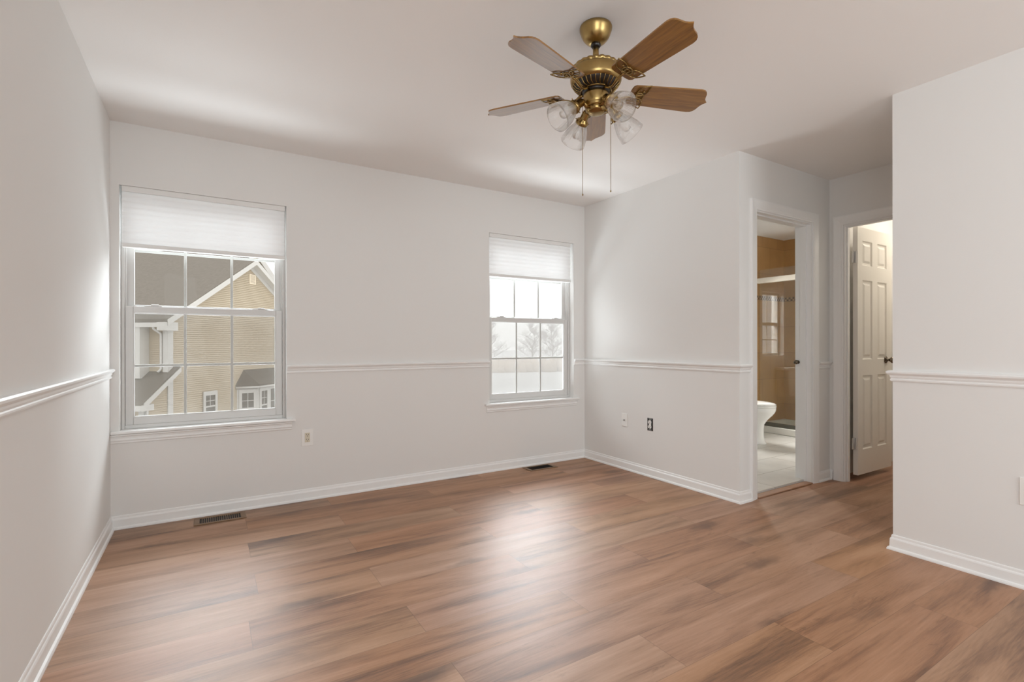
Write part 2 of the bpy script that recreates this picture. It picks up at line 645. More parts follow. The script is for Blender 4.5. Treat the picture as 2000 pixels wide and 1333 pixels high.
def tile_mat(name, c1, c2, grout, w, h, gw, vec='XY', rough=0.3, accent=None):
    m, nt, p, out = new_mat(name)
    g = N(nt)
    tc = g.node('ShaderNodeTexCoord')
    sp = g.node('ShaderNodeSeparateXYZ')
    g.link(tc.outputs['Object'], sp.inputs[0])
    cb = g.node('ShaderNodeCombineXYZ')
    if vec == 'XY':
        g.link(sp.outputs[0], cb.inputs[0])
        g.link(sp.outputs[1], cb.inputs[1])
    else:   # vertical: horizontal run = x + y, rise = z
        g.link(g.math('ADD', sp.outputs[0], sp.outputs[1]), cb.inputs[0])
        g.link(sp.outputs[2], cb.inputs[1])
    br = g.node('ShaderNodeTexBrick')
    br.offset = 0.5
    br.inputs['Scale'].default_value = 1
    br.inputs['Brick Width'].default_value = w
    br.inputs['Row Height'].default_value = h
    br.inputs['Mortar Size'].default_value = gw
    br.inputs['Mortar Smooth'].default_value = 0.1
    br.inputs['Color1'].default_value = c1
    br.inputs['Color2'].default_value = c2
    br.inputs['Mortar'].default_value = grout
    g.link(cb.outputs[0], br.inputs['Vector'])
    n = g.node('ShaderNodeTexNoise')
    n.inputs['Scale'].default_value = 5
    n.inputs['Detail'].default_value = 6
    g.link(tc.outputs['Object'], n.inputs['Vector'])
    mr = g.node('ShaderNodeMapRange')
    mr.inputs['To Min'].default_value = 0.78
    mr.inputs['To Max'].default_value = 1.15
    g.link(n.outputs[0], mr.inputs['Value'])
    mx = g.node('ShaderNodeMix', data_type='RGBA', blend_type='MULTIPLY')
    mx.inputs['Factor'].default_value = 1
    g.link(br.outputs['Color'], mx.inputs['A'])
    g.link(mr.outputs[0], mx.inputs['B'])
    res = mx.outputs['Result']
    if accent:
        z = sp.outputs[2]
        band = g.math('MULTIPLY', g.math('GREATER_THAN', z, accent[0]), g.math('LESS_THAN', z, accent[1]))
        ch = g.node('ShaderNodeTexChecker')
        ch.inputs['Scale'].default_value = 40
        ch.inputs['Color1'].default_value = srgb(96, 70, 46)
        ch.inputs['Color2'].default_value = srgb(180, 150, 112)
        g.link(tc.outputs['Object'], ch.inputs['Vector'])
        m3 = g.node('ShaderNodeMix', data_type='RGBA')
        g.link(band, m3.inputs['Factor'])
        g.link(res, m3.inputs['A'])
        g.link(ch.outputs[0], m3.inputs['B'])
        res = m3.outputs['Result']
    g.link(res, p.inputs['Base Color'])
    p.inputs['Roughness'].default_value = rough
    return m


BTILE = tile_mat('white_floor_tile', srgb(232, 230, 225), srgb(226, 224, 219), srgb(190, 186, 178), 0.61, 0.305, 0.004, 'XY', 0.35)
STILE = tile_mat('sandstone_wall_tile', srgb(196, 157, 108), srgb(188, 149, 102), srgb(170, 136, 96), 0.33, 0.33, 0.003, 'V', 0.35, (1.645, 1.70))


def oak_mat():
    m, nt, p, out = new_mat('oak_blade')
    g = N(nt)
    tc = g.node('ShaderNodeTexCoord')
    mp = g.node('ShaderNodeMapping')
    mp.inputs['Scale'].default_value = (6, 90, 20)
    g.link(tc.outputs['Object'], mp.inputs[0])
    n = g.node('ShaderNodeTexNoise')
    n.inputs['Scale'].default_value = 1
    n.inputs['Detail'].default_value = 6
    n.inputs['Roughness'].default_value = 0.6
    n.inputs['Distortion'].default_value = 0.8
    g.link(mp.outputs[0], n.inputs['Vector'])
    cr = g.node('ShaderNodeValToRGB')
    e = cr.color_ramp.elements
    e[0].position, e[0].color = 0.3, srgb(104, 68, 20)
    e[1].position, e[1].color = 0.72, srgb(152, 106, 42)
    g.link(n.outputs[0], cr.inputs[0])
    g.link(cr.outputs[0], p.inputs['Base Color'])
    p.inputs['Roughness'].default_value = 0.3
    p.inputs['Specular IOR Level'].default_value = 0.6
    p.inputs['Coat Weight'].default_value = 0.8
    p.inputs['Coat Roughness'].default_value = 0.22
    return m


OAK = oak_mat()

# ------------------------------------------------------------------ room shell
H = 2.44
XL, XR, YB, Y1, Y2, XA = -0.49, 3.1418, 3.767, 2.1127, 1.2111, 4.3423
YR = -2.6
BW = 0.125                      # partition thickness
YBATH = Y1 + BW
XE = 6.41
WIN = [(-0.448, 0.473, 0.585, 2.065), (2.083, 3.008, 0.588, 2.070)]
LW = (-2.45, -0.45, 0.5, 2.25)  # added opening in the unseen part of the left wall, for fill light
BWIN = (5.12, 5.60, 0.95, 1.775)

flr = MB().add([(XL - .12, YR - .12, 0), (XR + .06, YR - .12, 0), (XR + .06, YB + .02, 0), (XL - .12, YB + .02, 0)], [(0, 1, 2, 3)])
flr = MB()
flr.box(XL - .12, XR + .05, YR - .12, YB + .1, -0.1, 0)
flr.box(XR + .05, XE + .1, Y2 - .1, Y1 + .055, -0.1, 0)
struct(flr.build('floor', FLOOR), 'brown wood-look plank floor of the empty bedroom', 'floor')
struct(MB().box(XR + .05, XE + .1, Y1 + .055, YB + .1, -0.1, 0.022).build('floor_bathroom', BTILE), 'white tiled floor of the bathroom beyond the doorway', 'floor')
struct(MB().box(XL - .12, XE + .1, YR - .12, YB + .15, H, H + .1).build('ceiling', CEIL), 'plain white painted ceiling above the fan', 'ceiling')
struct(grid_wall('x', XL - .12, XE + .1, YB, YB + .15, -3.0, H + .1, WIN + [BWIN]).build('wall_back', WALL), 'white back wall with the two shaded windows', 'wall')
struct(grid_wall('y', YR - .12, YB, XL - .12, XL, 0, H, [LW]).build('wall_left', WALL), 'white wall on the left with a chair rail', 'wall')
struct(MB().box(XR, XR + .115, Y1, YB, 0, H).build('wall_right', WALL), 'white wall between the corner window and the bathroom doorway', 'wall')
BD = (3.34, 4.075, 2.055)       # bathroom door opening
struct(grid_wall('x', XR + .115, XE, Y1, YBATH, 0, H, [(BD[0], BD[1], -0.05, BD[2])]).build('wall_bathroom', WALL), 'white alcove wall pierced by the bathroom doorway', 'wall')
HD = (1.385, 2.003, 2.05)       # hall door opening (Y range)
struct(grid_wall('y', Y2, Y1, XA, XA + .072, 0, H, [(HD[0], HD[1], -0.05, HD[2])]).build('wall_hall', WALL), 'white alcove end wall pierced by the hall doorway', 'wall')
struct(MB().box(XR, XE, YR - .12, Y2, 0, H).build('wall_closet', WALL), 'white wall on the right that ends at the alcove', 'wall')
struct(MB().box(XE, XE + .1, Y2, YB, 0, H).build('wall_end', WALL), 'far end wall of the hall and bathroom', 'wall')
RW = (1.4, 3.0, 0.6, 2.15)  # added opening in the unseen rear wall, for fill light

struct(grid_wall('x', XL, XR, YR - .12, YR, 0, H, [RW]).build('wall_front', WALL), 'white wall behind the camera with an added window opening', 'wall')

# baseboards and chair rails
BASE = [(0, 0), (.022, 0), (.022, .006), (.019, .013), (.012, .017), (.011, .056), (.009, .062), (.006, .066), (.005, .076), (.003, .080), (0, .080)]
RAIL = [(0, .902), (.006, .902), (.009, .908), (.009, .914), (.006, .918), (.010, .926), (.011, .934), (.017, .940), (.023, .946), (.024, .954), (.018, .960), (0, .960)]
sweep([(XR, YR), (XR, Y2), (XA, Y2), (XA, HD[0] - .085)], BASE,
      [('baseboard_right', 'white baseboard along the wall at the right edge'), ('baseboard_alcove', 'white baseboard on the hidden side of the alcove'), ('baseboard_hall', 'white baseboard beside the hall doorway')], TRIM, cat='baseboard')
sweep([(XA, HD[1] + .083), (XA, Y1), (BD[1] + .077, Y1)], BASE,
      [('baseboard_corner', 'short white baseboard at the hall door casing'), ('baseboard_bathroom', 'short white baseboard between the two door casings')], TRIM, cat='baseboard')
sweep([(BD[0] - .077, Y1), (XR, Y1), (XR, YB), (XL, YB), (XL, YR)], BASE,
      [('baseboard_end', 'short white baseboard at the end of the wall by the bathroom'), ('baseboard_side', 'white baseboard under the two wall plates'),
       ('baseboard_back', 'white baseboard under the two windows'), ('baseboard_left', 'white baseboard along the left wall')], TRIM, cat='baseboard')
sweep([(XR, YR), (XR, Y2), (XA, Y2)], RAIL, [('trim_1', 'white chair rail on the wall at the right edge'), ('trim_2', 'white chair rail round the corner in the alcove')], TRIM, cat='chair rail')
sweep([(XA, Y1), (BD[1] + .077, Y1)], RAIL, [('trim_3', 'short white chair rail between the two door casings')], TRIM, cat='chair rail')
sweep([(BD[0] - .077, Y1), (XR, Y1), (XR, YB), (WIN[1][1] + .002, YB)], RAIL,
      [('trim_4', 'short white chair rail at the wall end by the bathroom'), ('trim_5', 'white chair rail above the two wall plates'), ('trim_6', 'short white chair rail in the corner by the window')], TRIM, cat='chair rail')
sweep([(WIN[1][0] - .002, YB), (WIN[0][1] + .002, YB)], RAIL, [('trim_7', 'white chair rail between the two windows')], TRIM, cat='chair rail')
sweep([(XL, YB), (XL, YR)], RAIL, [('trim_8', 'white chair rail on the left wall')], TRIM, cat='chair rail')

# ------------------------------------------------------------------ bedroom windows


def frame4(b, x0, x1, y0, y1, z0, z1, wl, wr, wb, wt, r=0.003):
    b.rbox(x0, x0 + wl, y0, y1, z0, z1, r)
    b.rbox(x1 - wr, x1, y0, y1, z0, z1, r)
    b.rbox(x0 + wl, x1 - wr, y0, y1, z0, z0 + wb, r)
    b.rbox(x0 + wl, x1 - wr, y0, y1, z1 - wt, z1, r)


def bedroom_window(n, w, label):
    x0, x1, z0, z1 = w
    xc = (x0 + x1) / 2
    root = struct(empty('window_%d' % n, (xc, YB + .1, z0)), label, 'window')
    b = MB()
    frame4(b, x0 + .001, x1 - .001, YB + .062, YB + .145, z0 + .001, z1 - .001, .018, .018, .022, .03)
    for sx in (x0 + .019, x1 - .027):      # balance tracks
        b.rbox(sx, sx + .008, YB + .075, YB + .135, z0 + .02, z1 - .03, .002)
    b.build('window_frame', VINYL, root)
    # lower sash (inner)
    ya, yb = YB + .068, YB + .098
    lx0, lx1, lz0, lz1 = x0 + .020, x1 - .020, z0 + .022, 1.343
    b = MB()
    frame4(b, lx0, lx1, ya, yb, lz0, lz1, .040, .040, .046, .040, .004)
    # raised inner bead
    frame4(b, lx0 + .036, lx1 - .036, ya + .006, yb - .002, lz0 + .042, lz1 - .036, .010, .010, .010, .010, .002)
    ls = b.build('lower_sash', VINYL, root)
    gx0, gx1, gz0, gz1 = lx0 + .044, lx1 - .044, lz0 + .050, lz1 - .044
    MB().box(gx0 - .004, gx1 + .004, ya + .013, ya + .017, gz0 - .004, gz1 + .004).build('glass_pane', GLASS, ls)
    b = MB()
    for k in (1, 2):
        xm = gx0 + (gx1 - gx0) * k / 3
        b.rbox(xm - .008, xm + .008, ya + .0175, ya + .025, gz0, gz1, .002)
    zm = gz0 + (gz1 - gz0) * 0.49
    b.rbox(gx0, gx1, ya + .018, ya + .0245, zm - .008, zm + .008, .002)
    b.build('muntin_grid', VINYL, ls)
    for fx in (0.16, 0.84):                # finger latches and cam locks on the meeting rail
        xm = lx0 + (lx1 - lx0) * fx
        b = MB()
        b.rbox(xm - .045, xm + .045, ya + .004, ya + .022, lz1, lz1 + .006, .002)
        b.rbox(xm - .012, xm + .030, ya + .002, ya + .018, lz1 + .006, lz1 + .013, .003)
        b.build('sash_lock', VINYL, ls)
    # upper sash (outer)
    ya, yb = YB + .102, YB + .132
    ux0, ux1, uz0, uz1 = x0 + .020, x1 - .020, 1.310, z1 - .03
    b = MB()
    frame4(b, ux0, ux1, ya, yb, uz0, uz1, .044, .044, .042, .04, .004)
    us = b.build('upper_sash', VINYL, root)
    gx0, gx1, gz0, gz1 = ux0 + .044, ux1 - .044, uz0 + .042, uz1 - .04
    MB().box(gx0 - .004, gx1 + .004, ya + .013, ya + .017, gz0 - .004, gz1 + .004).build('glass_pane', GLASS, us)
    b = MB()
    for k in (1, 2):
        xm = gx0 + (gx1 - gx0) * k / 3
        b.rbox(xm - .008, xm + .008, ya + .0175, ya + .025, gz0, gz1, .002)
    zm = gz0 + (gz1 - gz0) * 0.53
    b.rbox(gx0, gx1, ya + .018, ya + .0245, zm - .008, zm + .008, .002)
    b.build('muntin_grid', VINYL, us)
    # insect screen over the lower half, outside
    b = MB()
    b.box(x0 + .03, x1 - .03, YB + .1365, YB + .1375, z0 + .03, 1.33)
    b.build('insect_screen', SCREEN, root)
    # stool and apron
    lft = XL + .001 if n == 1 else x0 - .048
    rgt = x1 + .054
    b = MB()
    b.rbox(lft, rgt, YB - .030, YB - .0005, z0 - .018, z0 + .001, .006, 3)
    b.box(x0 + .001, x1 - .001, YB - .004, YB + .063, z0 - .017, z0 + .001)
    b.build('window_sill', TRIM, root)
    b = MB()
    pr = [(0, -.020), (.020, -.020), (.020, -.027), (.013, -.034), (.011, -.045), (.014, -.050), (.014, -.056), (.009, -.062), (.009, -.070), (.005, -.075), (0, -.075)]
    xa = lft if n == 1 else lft + .018
    xb = rgt - .022
    k = len(pr)
    v = [(xa, YB - o, z0 + z) for o, z in pr] + [(xb, YB - o, z0 + z) for o, z in pr]
    b.add(v, [[j, (j + 1) % k, (j + 1) % k + k, j + k] for j in range(k)] + [list(range(k)), list(range(2 * k - 1, k - 1, -1))])
    b.build('window_apron', TRIM, root)
    return root


bedroom_window(1, WIN[0], 'left double-hung window looking out at the tan house')
bedroom_window(2, WIN[1], 'double-hung window in the corner looking out at snow')

# added window behind the camera, there for fill light, and bathroom window
for n, w, yy, inn, lab in ((3, RW, YR, -1, 'wide added window for fill light behind the camera'), (4, BWIN, YB, 1, 'small bathroom window above the toilet')):
    x0, x1, z0, z1 = w
    root = struct(empty('window_%d' % n, ((x0 + x1) / 2, yy + inn * .06, z0)), lab, 'window')
    ya, yb = sorted((yy + inn * .05, yy + inn * .1))
    b = MB()
    frame4(b, x0, x1, ya, yb, z0, z1, .03, .03, .03, .03)
    zm = (z0 + z1) / 2
    b.rbox(x0 + .03, x1 - .03, ya, yb, zm - .02, zm + .02, .003)
    if n == 3:
        b.rbox((x0 + x1) / 2 - .03, (x0 + x1) / 2 + .03, ya, yb, z0 + .03, z1 - .03, .003)
    else:
        b.rbox((x0 + x1) / 2 - .006, (x0 + x1) / 2 + .006, ya + .02, ya + .03, z0 + .03, z1 - .03, .002)
        b.rbox(x0 + .03, x1 - .03, ya + .02, ya + .03, z0 + .2, z0 + .212, .002)
    b.build('window_frame', VINYL, root)
    MB().box(x0 + .02, x1 - .02, (ya + yb) / 2 - .002, (ya + yb) / 2 + .002, z0 + .02, z1 - .02).build('glass_pane', GLASS, root)
    if n == 4:
        b = MB()
        frame4(b, x0 - .06, x1 + .06, YB - .018, YB - .0005, z0 - .06, z1 + .06, .06, .06, .06, .06)
        b.build('window_casing', TRIM, root)


x0, x1, z0, z1 = LW  # added side window, unseen, frames the fill lamp
root = struct(empty('window_5', (XL - .07, (x0 + x1) / 2, z0)), 'added window for fill light in the left wall behind the camera', 'window')
b = MB()
for q in ((x0, x0 + .03, z0, z1), (x1 - .03, x1, z0, z1), (x0 + .03, x1 - .03, z0, z0 + .03), (x0 + .03, x1 - .03, z1 - .03, z1), (x0 + .03, x1 - .03, 1.35, 1.39)):
    b.rbox(XL - .10, XL - .06, q[0], q[1], q[2], q[3])
b.build('window_frame', VINYL, root)
MB().box(XL - .082, XL - .078, x0 + .02, x1 - .02, z0 + .02, z1 - .02).build('glass_pane', GLASS, root)


# ------------------------------------------------------------------ window shades
def window_shade(w, label):
    x0, x1, z0, z1 = w
    a, b_ = x0 + .010, x1 - .008
    if x0 > 1:
        a, b_ = x0 + .008, x1 - .026
    root = tag(empty('window_shade', ((a + b_) / 2, YB + .03, z1)), label, 'window shade', 'cellular shades in the bedroom windows')
    MB().rbox(a, b_, YB + .008, YB + .046, z1 - .034, z1 - .0003, .003).build('headrail', SHADERAIL, root)
    top, bot = z1 - .034, 1.720
    n = 9
    prof = []
    for i in range(n):
        za, zb = top - (top - bot) * i / n, top - (top - bot) * (i + 1) / n
        prof += [(YB + .020, za), (YB + .0145, za - (za - zb) * .25), (YB + .012, za - (za - zb) * .5), (YB + .0145, za - (za - zb) * .75)]
    prof.append((YB + .020, bot))
    back = [(2 * (YB + .027) - y, z) for y, z in prof]
    bb = MB()
    for pr in (prof, back):
        k = len(pr)
        v = [(a + .002, y, z) for y, z in pr] + [(b_ - .002, y, z) for y, z in pr]
        bb.add(v, [[j, j + 1, j + 1 + k, j + k] for j in range(k - 1)], True)
    bb.build('shade_fabric', SHADE, root)
    MB().rbox(a, b_, YB + .008, YB + .046, bot - .026, bot, .005).build('bottom_rail', SHADERAIL, root)
    return root


window_shade(WIN[0], 'white cellular shade half raised over the view of the tan house')
window_shade(WIN[1], 'white cellular shade half raised over the view of white sky and snow')


# ------------------------------------------------------------------ doors
def casing_profile_u(b, axis, a0, a1, zt, plane, out, w):
    """door casing round three sides. axis 'x': opening a0..a1 along X, face at y=plane, projecting out (sign)"""
    prof = [(0.004, 0), (0.004, .008), (.012, .011), (.018, .010), (.030, .013), (.050, .015), (w - .010, .018), (w - .002, .017), (w, .012), (w, 0)]
    pts = [(a0, -1, 0.0), (a0, -1, zt), (a1, 1, zt), (a1, 1, 0.0)]
    rings = []
    for i, (a, sgn, z) in enumerate(pts):
        ring = []
        for o, t in prof:
            aa = a + sgn * o
            zz = z + (o if z > 0 else 0)
            ring.append((aa, plane + out * t, zz) if axis == 'x' else (plane + out * t, aa, zz))
        rings.append(ring)
    k = len(prof)
    v = sum(rings, [])
    f = []
    for i in range(3):
        for j in range(k):
            f.append([i * k + j, i * k + (j + 1) % k, (i + 1) * k + (j + 1) % k, (i + 1) * k + j])
    f += [list(range(k)), list(range(4 * k - 1, 3 * k - 1, -1))]
    b.add(v, f)


def door_set(name, axis, a0, a1, zt, p0, p1, label):
    mid = ((a0 + a1) / 2, (p0 + p1) / 2, 0) if axis == 'x' else ((p0 + p1) / 2, (a0 + a1) / 2, 0)
    root = struct(empty(name, mid), label, 'doorway')
    b = MB()
    casing_profile_u(b, axis, a0, a1, zt, p0, -1, .077)
    b.build('door_casing', TRIM, root)
    b = MB()
    casing_profile_u(b, axis, a0, a1, zt, p1, 1, .077)
    b.build('door_casing', TRIM, root)
    b = MB()
    t = .008

    def bx(c0, c1, q0, q1, z0, z1):
        if axis == 'x':
            b.box(c0, c1, q0, q1, z0, z1)
        else:
            b.box(q0, q1, c0, c1, z0, z1)
    bx(a0 + .0005, a0 + t, p0 - .001, p1 + .001, 0.0, zt)
    bx(a1 - t, a1 - .0005, p0 - .001, p1 + .001, 0.0, zt)
    bx(a0 + t, a1 - t, p0 - .001, p1 + .001, zt - t, zt - .0005)
    s0, s1 = p0 + min(.050, (p1 - p0) * .3), p0 + min(.084, (p1 - p0) * .7)          # door stop
    bx(a0 + t, a0 + t + .010, s0, s1, 0.0, zt - t)
    bx(a1 - t - .010, a1 - t, s0, s1, 0.0, zt - t)
    bx(a0 + t + .010, a1 - t - .010, s0, s1, zt - t - .010, zt - t)
    b.build('door_jamb', TRIM, root)
    return root


d1 = door_set('door_1', 'x', BD[0], BD[1], BD[2], Y1, YBATH, 'white cased doorway opening into the tiled bathroom')
b = MB()
Mk = Matrix.Translation((BD[1] - .010, Y1 + .106, .955)) @ Matrix.Rotation(-PI / 2, 4, 'Y')
b.lathe([(.016, 0), (.016, .004), (.007, .007), (.007, .014), (.013, .018), (.018, .024), (.017, .032), (.010, .037), (.0, .038)], 20, Mk)
tag(b.build('latch_knob', KNOB, d1), 'small dark metal knob')
d2 = door_set('door_2', 'y', HD[0], HD[1], HD[2], XA, XA + .072, 'white cased doorway to the hall with its six-panel door open')

# six-panel door leaf, open into the hall (leaf runs along X)
DX0, DX1, DY0, DY1, DZ0, DZ1 = 4.458, 5.052, 1.957, 1.992, 0.045, 2.045


def panel_door(b, front=True):
    w, h = DX1 - DX0, DZ1 - DZ0
    cols = [(.080, .247), (.337, .504)]
    rows = [(.20, .80), (.93, 1.575), (1.695, 1.895)]
    xs = sorted({0, w} | {c for cc in cols for c in cc})
    zs = sorted({0, h} | {r for rr in rows for r in rr})
    for side in (0, 1):
        y = DY0 if side == 0 else DY1
        sg = 1 if side == 0 else -1
        for i in range(len(xs) - 1):
            for j in range(len(zs) - 1):
                x0, x1, z0, z1 = DX0 + xs[i], DX0 + xs[i + 1], DZ0 + zs[j], DZ0 + zs[j + 1]
                if (xs[i], xs[i + 1]) in cols and (zs[j], zs[j + 1]) in rows:
                    rings = [(0, 0), (.008, .010), (.022, .010), (.040, .002)]
                    vv, ff = [], []
                    for o, d in rings:
                        vv += [(x0 + o, y + sg * d, z0 + o), (x1 - o, y + sg * d, z0 + o), (x1 - o, y + sg * d, z1 - o), (x0 + o, y + sg * d, z1 - o)]
                    for q in range(3):
                        for e in range(4):
                            e2 = (e + 1) % 4
                            ff.append((q * 4 + e, q * 4 + e2, q * 4 + 4 + e2, q * 4 + 4 + e))
                    ff.append((12, 13, 14, 15))
                    b.add(vv, ff)
                else:
                    b.add([(x0, y, z0), (x1, y, z0), (x1, y, z1), (x0, y, z1)], [(0, 1, 2, 3)])
    for x in (DX0, DX1):
        b.add([(x, DY0, DZ0), (x, DY1, DZ0), (x, DY1, DZ1), (x, DY0, DZ1)], [(0, 1, 2, 3)])
    for z in (DZ0, DZ1):
        b.add([(DX0, DY0, z), (DX1, DY0, z), (DX1, DY1, z), (DX0, DY1, z)], [(0, 1, 2, 3)])


b = MB()
panel_door(b)
leaf = b.build('door_leaf', DOORP, d2)
for sg, y in ((-1, DY0), (1, DY1)):
    Mk = Matrix.Translation((4.945, y, .965)) @ Matrix.Rotation(-sg * PI / 2, 4, 'X')
    b = MB()
    b.lathe([(.030, 0), (.030, .004), (.024, .008), (.011, .011), (.010, .028), (.018, .034), (.026, .044), (.027, .052), (.020, .060), (.008, .063), (0, .063)], 28, Mk)
    tag(b.build('door_knob', KNOB, leaf), 'aged metal round knob')
for zc in (1.80, 0.30):
    b = MB()
    b.rbox(4.440, 4.4578, DY1 - .030, DY1 - .026, zc - .045, zc + .045, .001)
    b.box(4.4572, 4.4584, DY0 + .006, DY1 - .002, zc - .045, zc + .045)
    b.lathe([(.0065, -.047), (.0065, .047)], 14, Matrix.Translation((4.440, DY1 - .012, zc)))
    b.rbox(4.414, 4.442, DY1 - .015, DY1 - .011, zc - .045, zc + .045, .001)
    tag(b.build('hinge', VINYL, leaf), 'white painted hinge')

# wood threshold strip between the plank floor and the tile
b = MB()
b.rbox(BD[0] + .009, BD[1] - .009, Y1 - .012, Y1 + .050, 0.0005, .010, .004)
struct(b.build('trim_9', FLOOR), 'brown wood threshold strip in the bathroom doorway', 'threshold')

# ------------------------------------------------------------------ wall plates


def plate_frame(o, nx, up=(0, 0, 1)):
    """matrix: local x across, y up, z out of the wall"""
    z = Vector(nx)
    y = Vector(up)
    x = y.cross(z)
    M = Matrix((x, y, z)).transposed().to_4x4()
    return Matrix.Translation(o) @ M


def plate(b, M, w=.070, h=.1145, t=.005, hole=None):
    b.rbox(-w / 2, w / 2, -h / 2, h / 2, 0, t, .0035, 3, M)


def receptacle_face(b, bd, M, yc, t):
    """one receptacle: rounded face plus slots"""
    pts = []
    for k in range(32):
        a = 2 * PI * k / 32
        pts.append((.0172 * math.cos(a), max(-.0125, min(.0125, .0172 * math.sin(a)))))
    b.prism([(p[0], p[1] + yc) for p in pts], (0, 0, 1), t, M=M)
    for sx, hh in ((-.0063, .0085), (.0063, .0068)):
        bd.box(sx - .0012, sx + .0012, yc + .0005, yc + .0005 + hh, t, t + .0008, M)
    gp = [(.0026 * math.cos(2 * PI * k / 14), yc - .0068 + .0026 * math.sin(2 * PI * k / 14)) for k in range(14)]
    bd.prism(gp, (0, 0, 1), t + .0008, M=M)


# ivory duplex outlet under the left window
M = plate_frame((.607, YB - .0002, .444), (0, -1, 0))
root = tag(empty('wall_outlet', (.607, YB, .444)), 'ivory duplex outlet with a white plate below the left window', 'outlet')
b = MB()
plate(b, M, .078, .120)
b.build('cover_plate', PLATE, root)
b = MB()
b.rbox(-.0170, .0170, -.0335, .0335, .003, .0065, .001, 2, M)
rc = b.build('receptacle', IVORY, root)
for yc in (.0175, -.0175):
    b, bd = MB(), MB()
    receptacle_face(b, bd, M @ Matrix.Translation((0, 0, .0062)), yc, .002)
    bd.build('slots', DARKM, b.build('socket_face', IVORY, root))

# cable jack plate on the wall by the corner window
M = plate_frame((XR - .0002, 3.220, .434), (-1, 0, 0))
root = tag(empty('cable_plate', (XR, 3.22, .434)), 'white wall plate with one small cable jack in the middle', 'wall plate')
b = MB()
plate(b, M)
b.build('cover_plate', PLATE, root)
b = MB()
b.lathe([(.0075, .004), (.0075, .007), (.0048, .007), (.0048, .015), (.0026, .015), (.0026, .010), (0, .010)], 18, M)
b.build('cable_jack', STEEL, root)

# uncovered receptacle next to it
M = plate_frame((XR - .0002, 2.925, .434), (-1, 0, 0))
root = tag(empty('bare_outlet', (XR, 2.925, .434)), 'bare outlet with no cover plate in a dark box', 'outlet')
b = MB()
b.box(-.030, .030, -.0525, .0525, 0, .0006, M)
b.build('wall_box', DARKM, root)
for sy in (-1, 1):
    b = MB()
    b.rbox(-.010, .010, min(sy * .034, sy * .0525), max(sy * .034, sy * .0525), .0008, .0022, .0006, 1, M)
    for sx in (-1, 1):
        b.lathe([(.0055, .0009), (.0055, .0022)], 12, M @ Matrix.Translation((sx * .0125, sy * .0455, 0)))
    b.lathe([(.0035, .002), (.0035, .0045), (0, .005)], 12, M @ Matrix.Translation((0, sy * .0415, 0)))
    b.build('mounting_strap', STEEL, root)
b = MB()
b.rbox(-.0125, .0125, -.033, .033, .0006, .004, .001, 1, M)
b.build('receptacle_body', PLATE, root)
for yc in (.0195, -.0195):
    b, bd = MB(), MB()
    receptacle_face(b, bd, M @ Matrix.Translation((0, 0, .004)), yc, .004)
    bd.build('slots', DARKM, b.build('socket_face', PLATE, root))

# plate at the right edge of the picture
M = plate_frame((XR - .0002, .687, .437), (-1, 0, 0))
root = tag(empty('wall_outlet', (XR, .687, .437)), 'white plate cut by the right edge on the wall past the alcove', 'outlet')
b = MB()
plate(b, M, .072, .126)
b.build('cover_plate', PLATE, root)
for yc in (.0195, -.0195):
    b, bd = MB(), MB()
    receptacle_face(b, bd, M @ Matrix.Translation((0, 0, .0048)), yc, .002)
    bd.build('slots', DARKM, b.build('socket_face', PLATE, root))

# ------------------------------------------------------------------ floor registers


def register(x0, x1, y0, y1, label, kind):
    root = tag(empty('floor_register', ((x0 + x1) / 2, (y0 + y1) / 2, 0)), label, 'floor vent', 'bronze floor registers')
    b = MB()
    fw = .024
    t = .005
    frame_b = MB()
    for a in ((x0, x1, y0, y0 + fw), (x0, x1, y1 - fw, y1), (x0, x0 + fw * 1.3, y0 + fw, y1 - fw), (x1 - fw * 1.3, x1, y0 + fw, y1 - fw)):
        frame_b.rbox(a[0], a[1], a[2], a[3], .0003, t, .002)
    frame_b.build('register_frame', REG, root)
    MB().box(x0 + fw, x1 - fw, y0 + fw - .001, y1 - fw + .001, .0002, .0012).build('duct_opening', DARKM, root)
    b = MB()
    xa, xb = x0 + fw * 1.3, x1 - fw * 1.3
    n = 19
    if kind == 'slots':
        for i in range(1, n):
            x = xa + (xb - xa) * i / n
            M = Matrix.Translation((x, 0, .0028)) @ Matrix.Rotation(math.radians(6), 4, 'Y')
            b.box(-.0016, .0016, y0 + fw, y1 - fw, -.0012, .0012, M)
    else:
        for i in range(1, 24):
            x = xa + (xb - xa) * i / 24
            M = Matrix.Translation((x, 0, .0022)) @ Matrix.Rotation(math.radians(55), 4, 'Y')
            b.box(-.0018, .0018, y0 + fw, y1 - fw, -.0005, .0005, M)
    b.build('louver_slats', REG if kind == 'slots' else mat('register_dark_bronze', srgb(52, 42, 32), 0.5, 0.4), root)
    return root


register(-.070, .215, 3.578, 3.722, 'bronze floor register below the left window', 'slots')
register(2.392, 2.683, 3.585, 3.728, 'bronze floor register near the corner under the right window', 'dark')

# ------------------------------------------------------------------ ceiling fan
FX, FY = 1.40, 1.602
fan = tag(empty('ceiling_fan', (FX, FY, H)), 'antique brass ceiling fan with five oak blades and four clear glass lights', 'ceiling fan')
T = Matrix.Translation((FX, FY, 0))


def fanpart(b, name, m, parent=fan, label=None):
    o = b.build(name, m, parent)
    if label:
        tag(o, label)
    return o


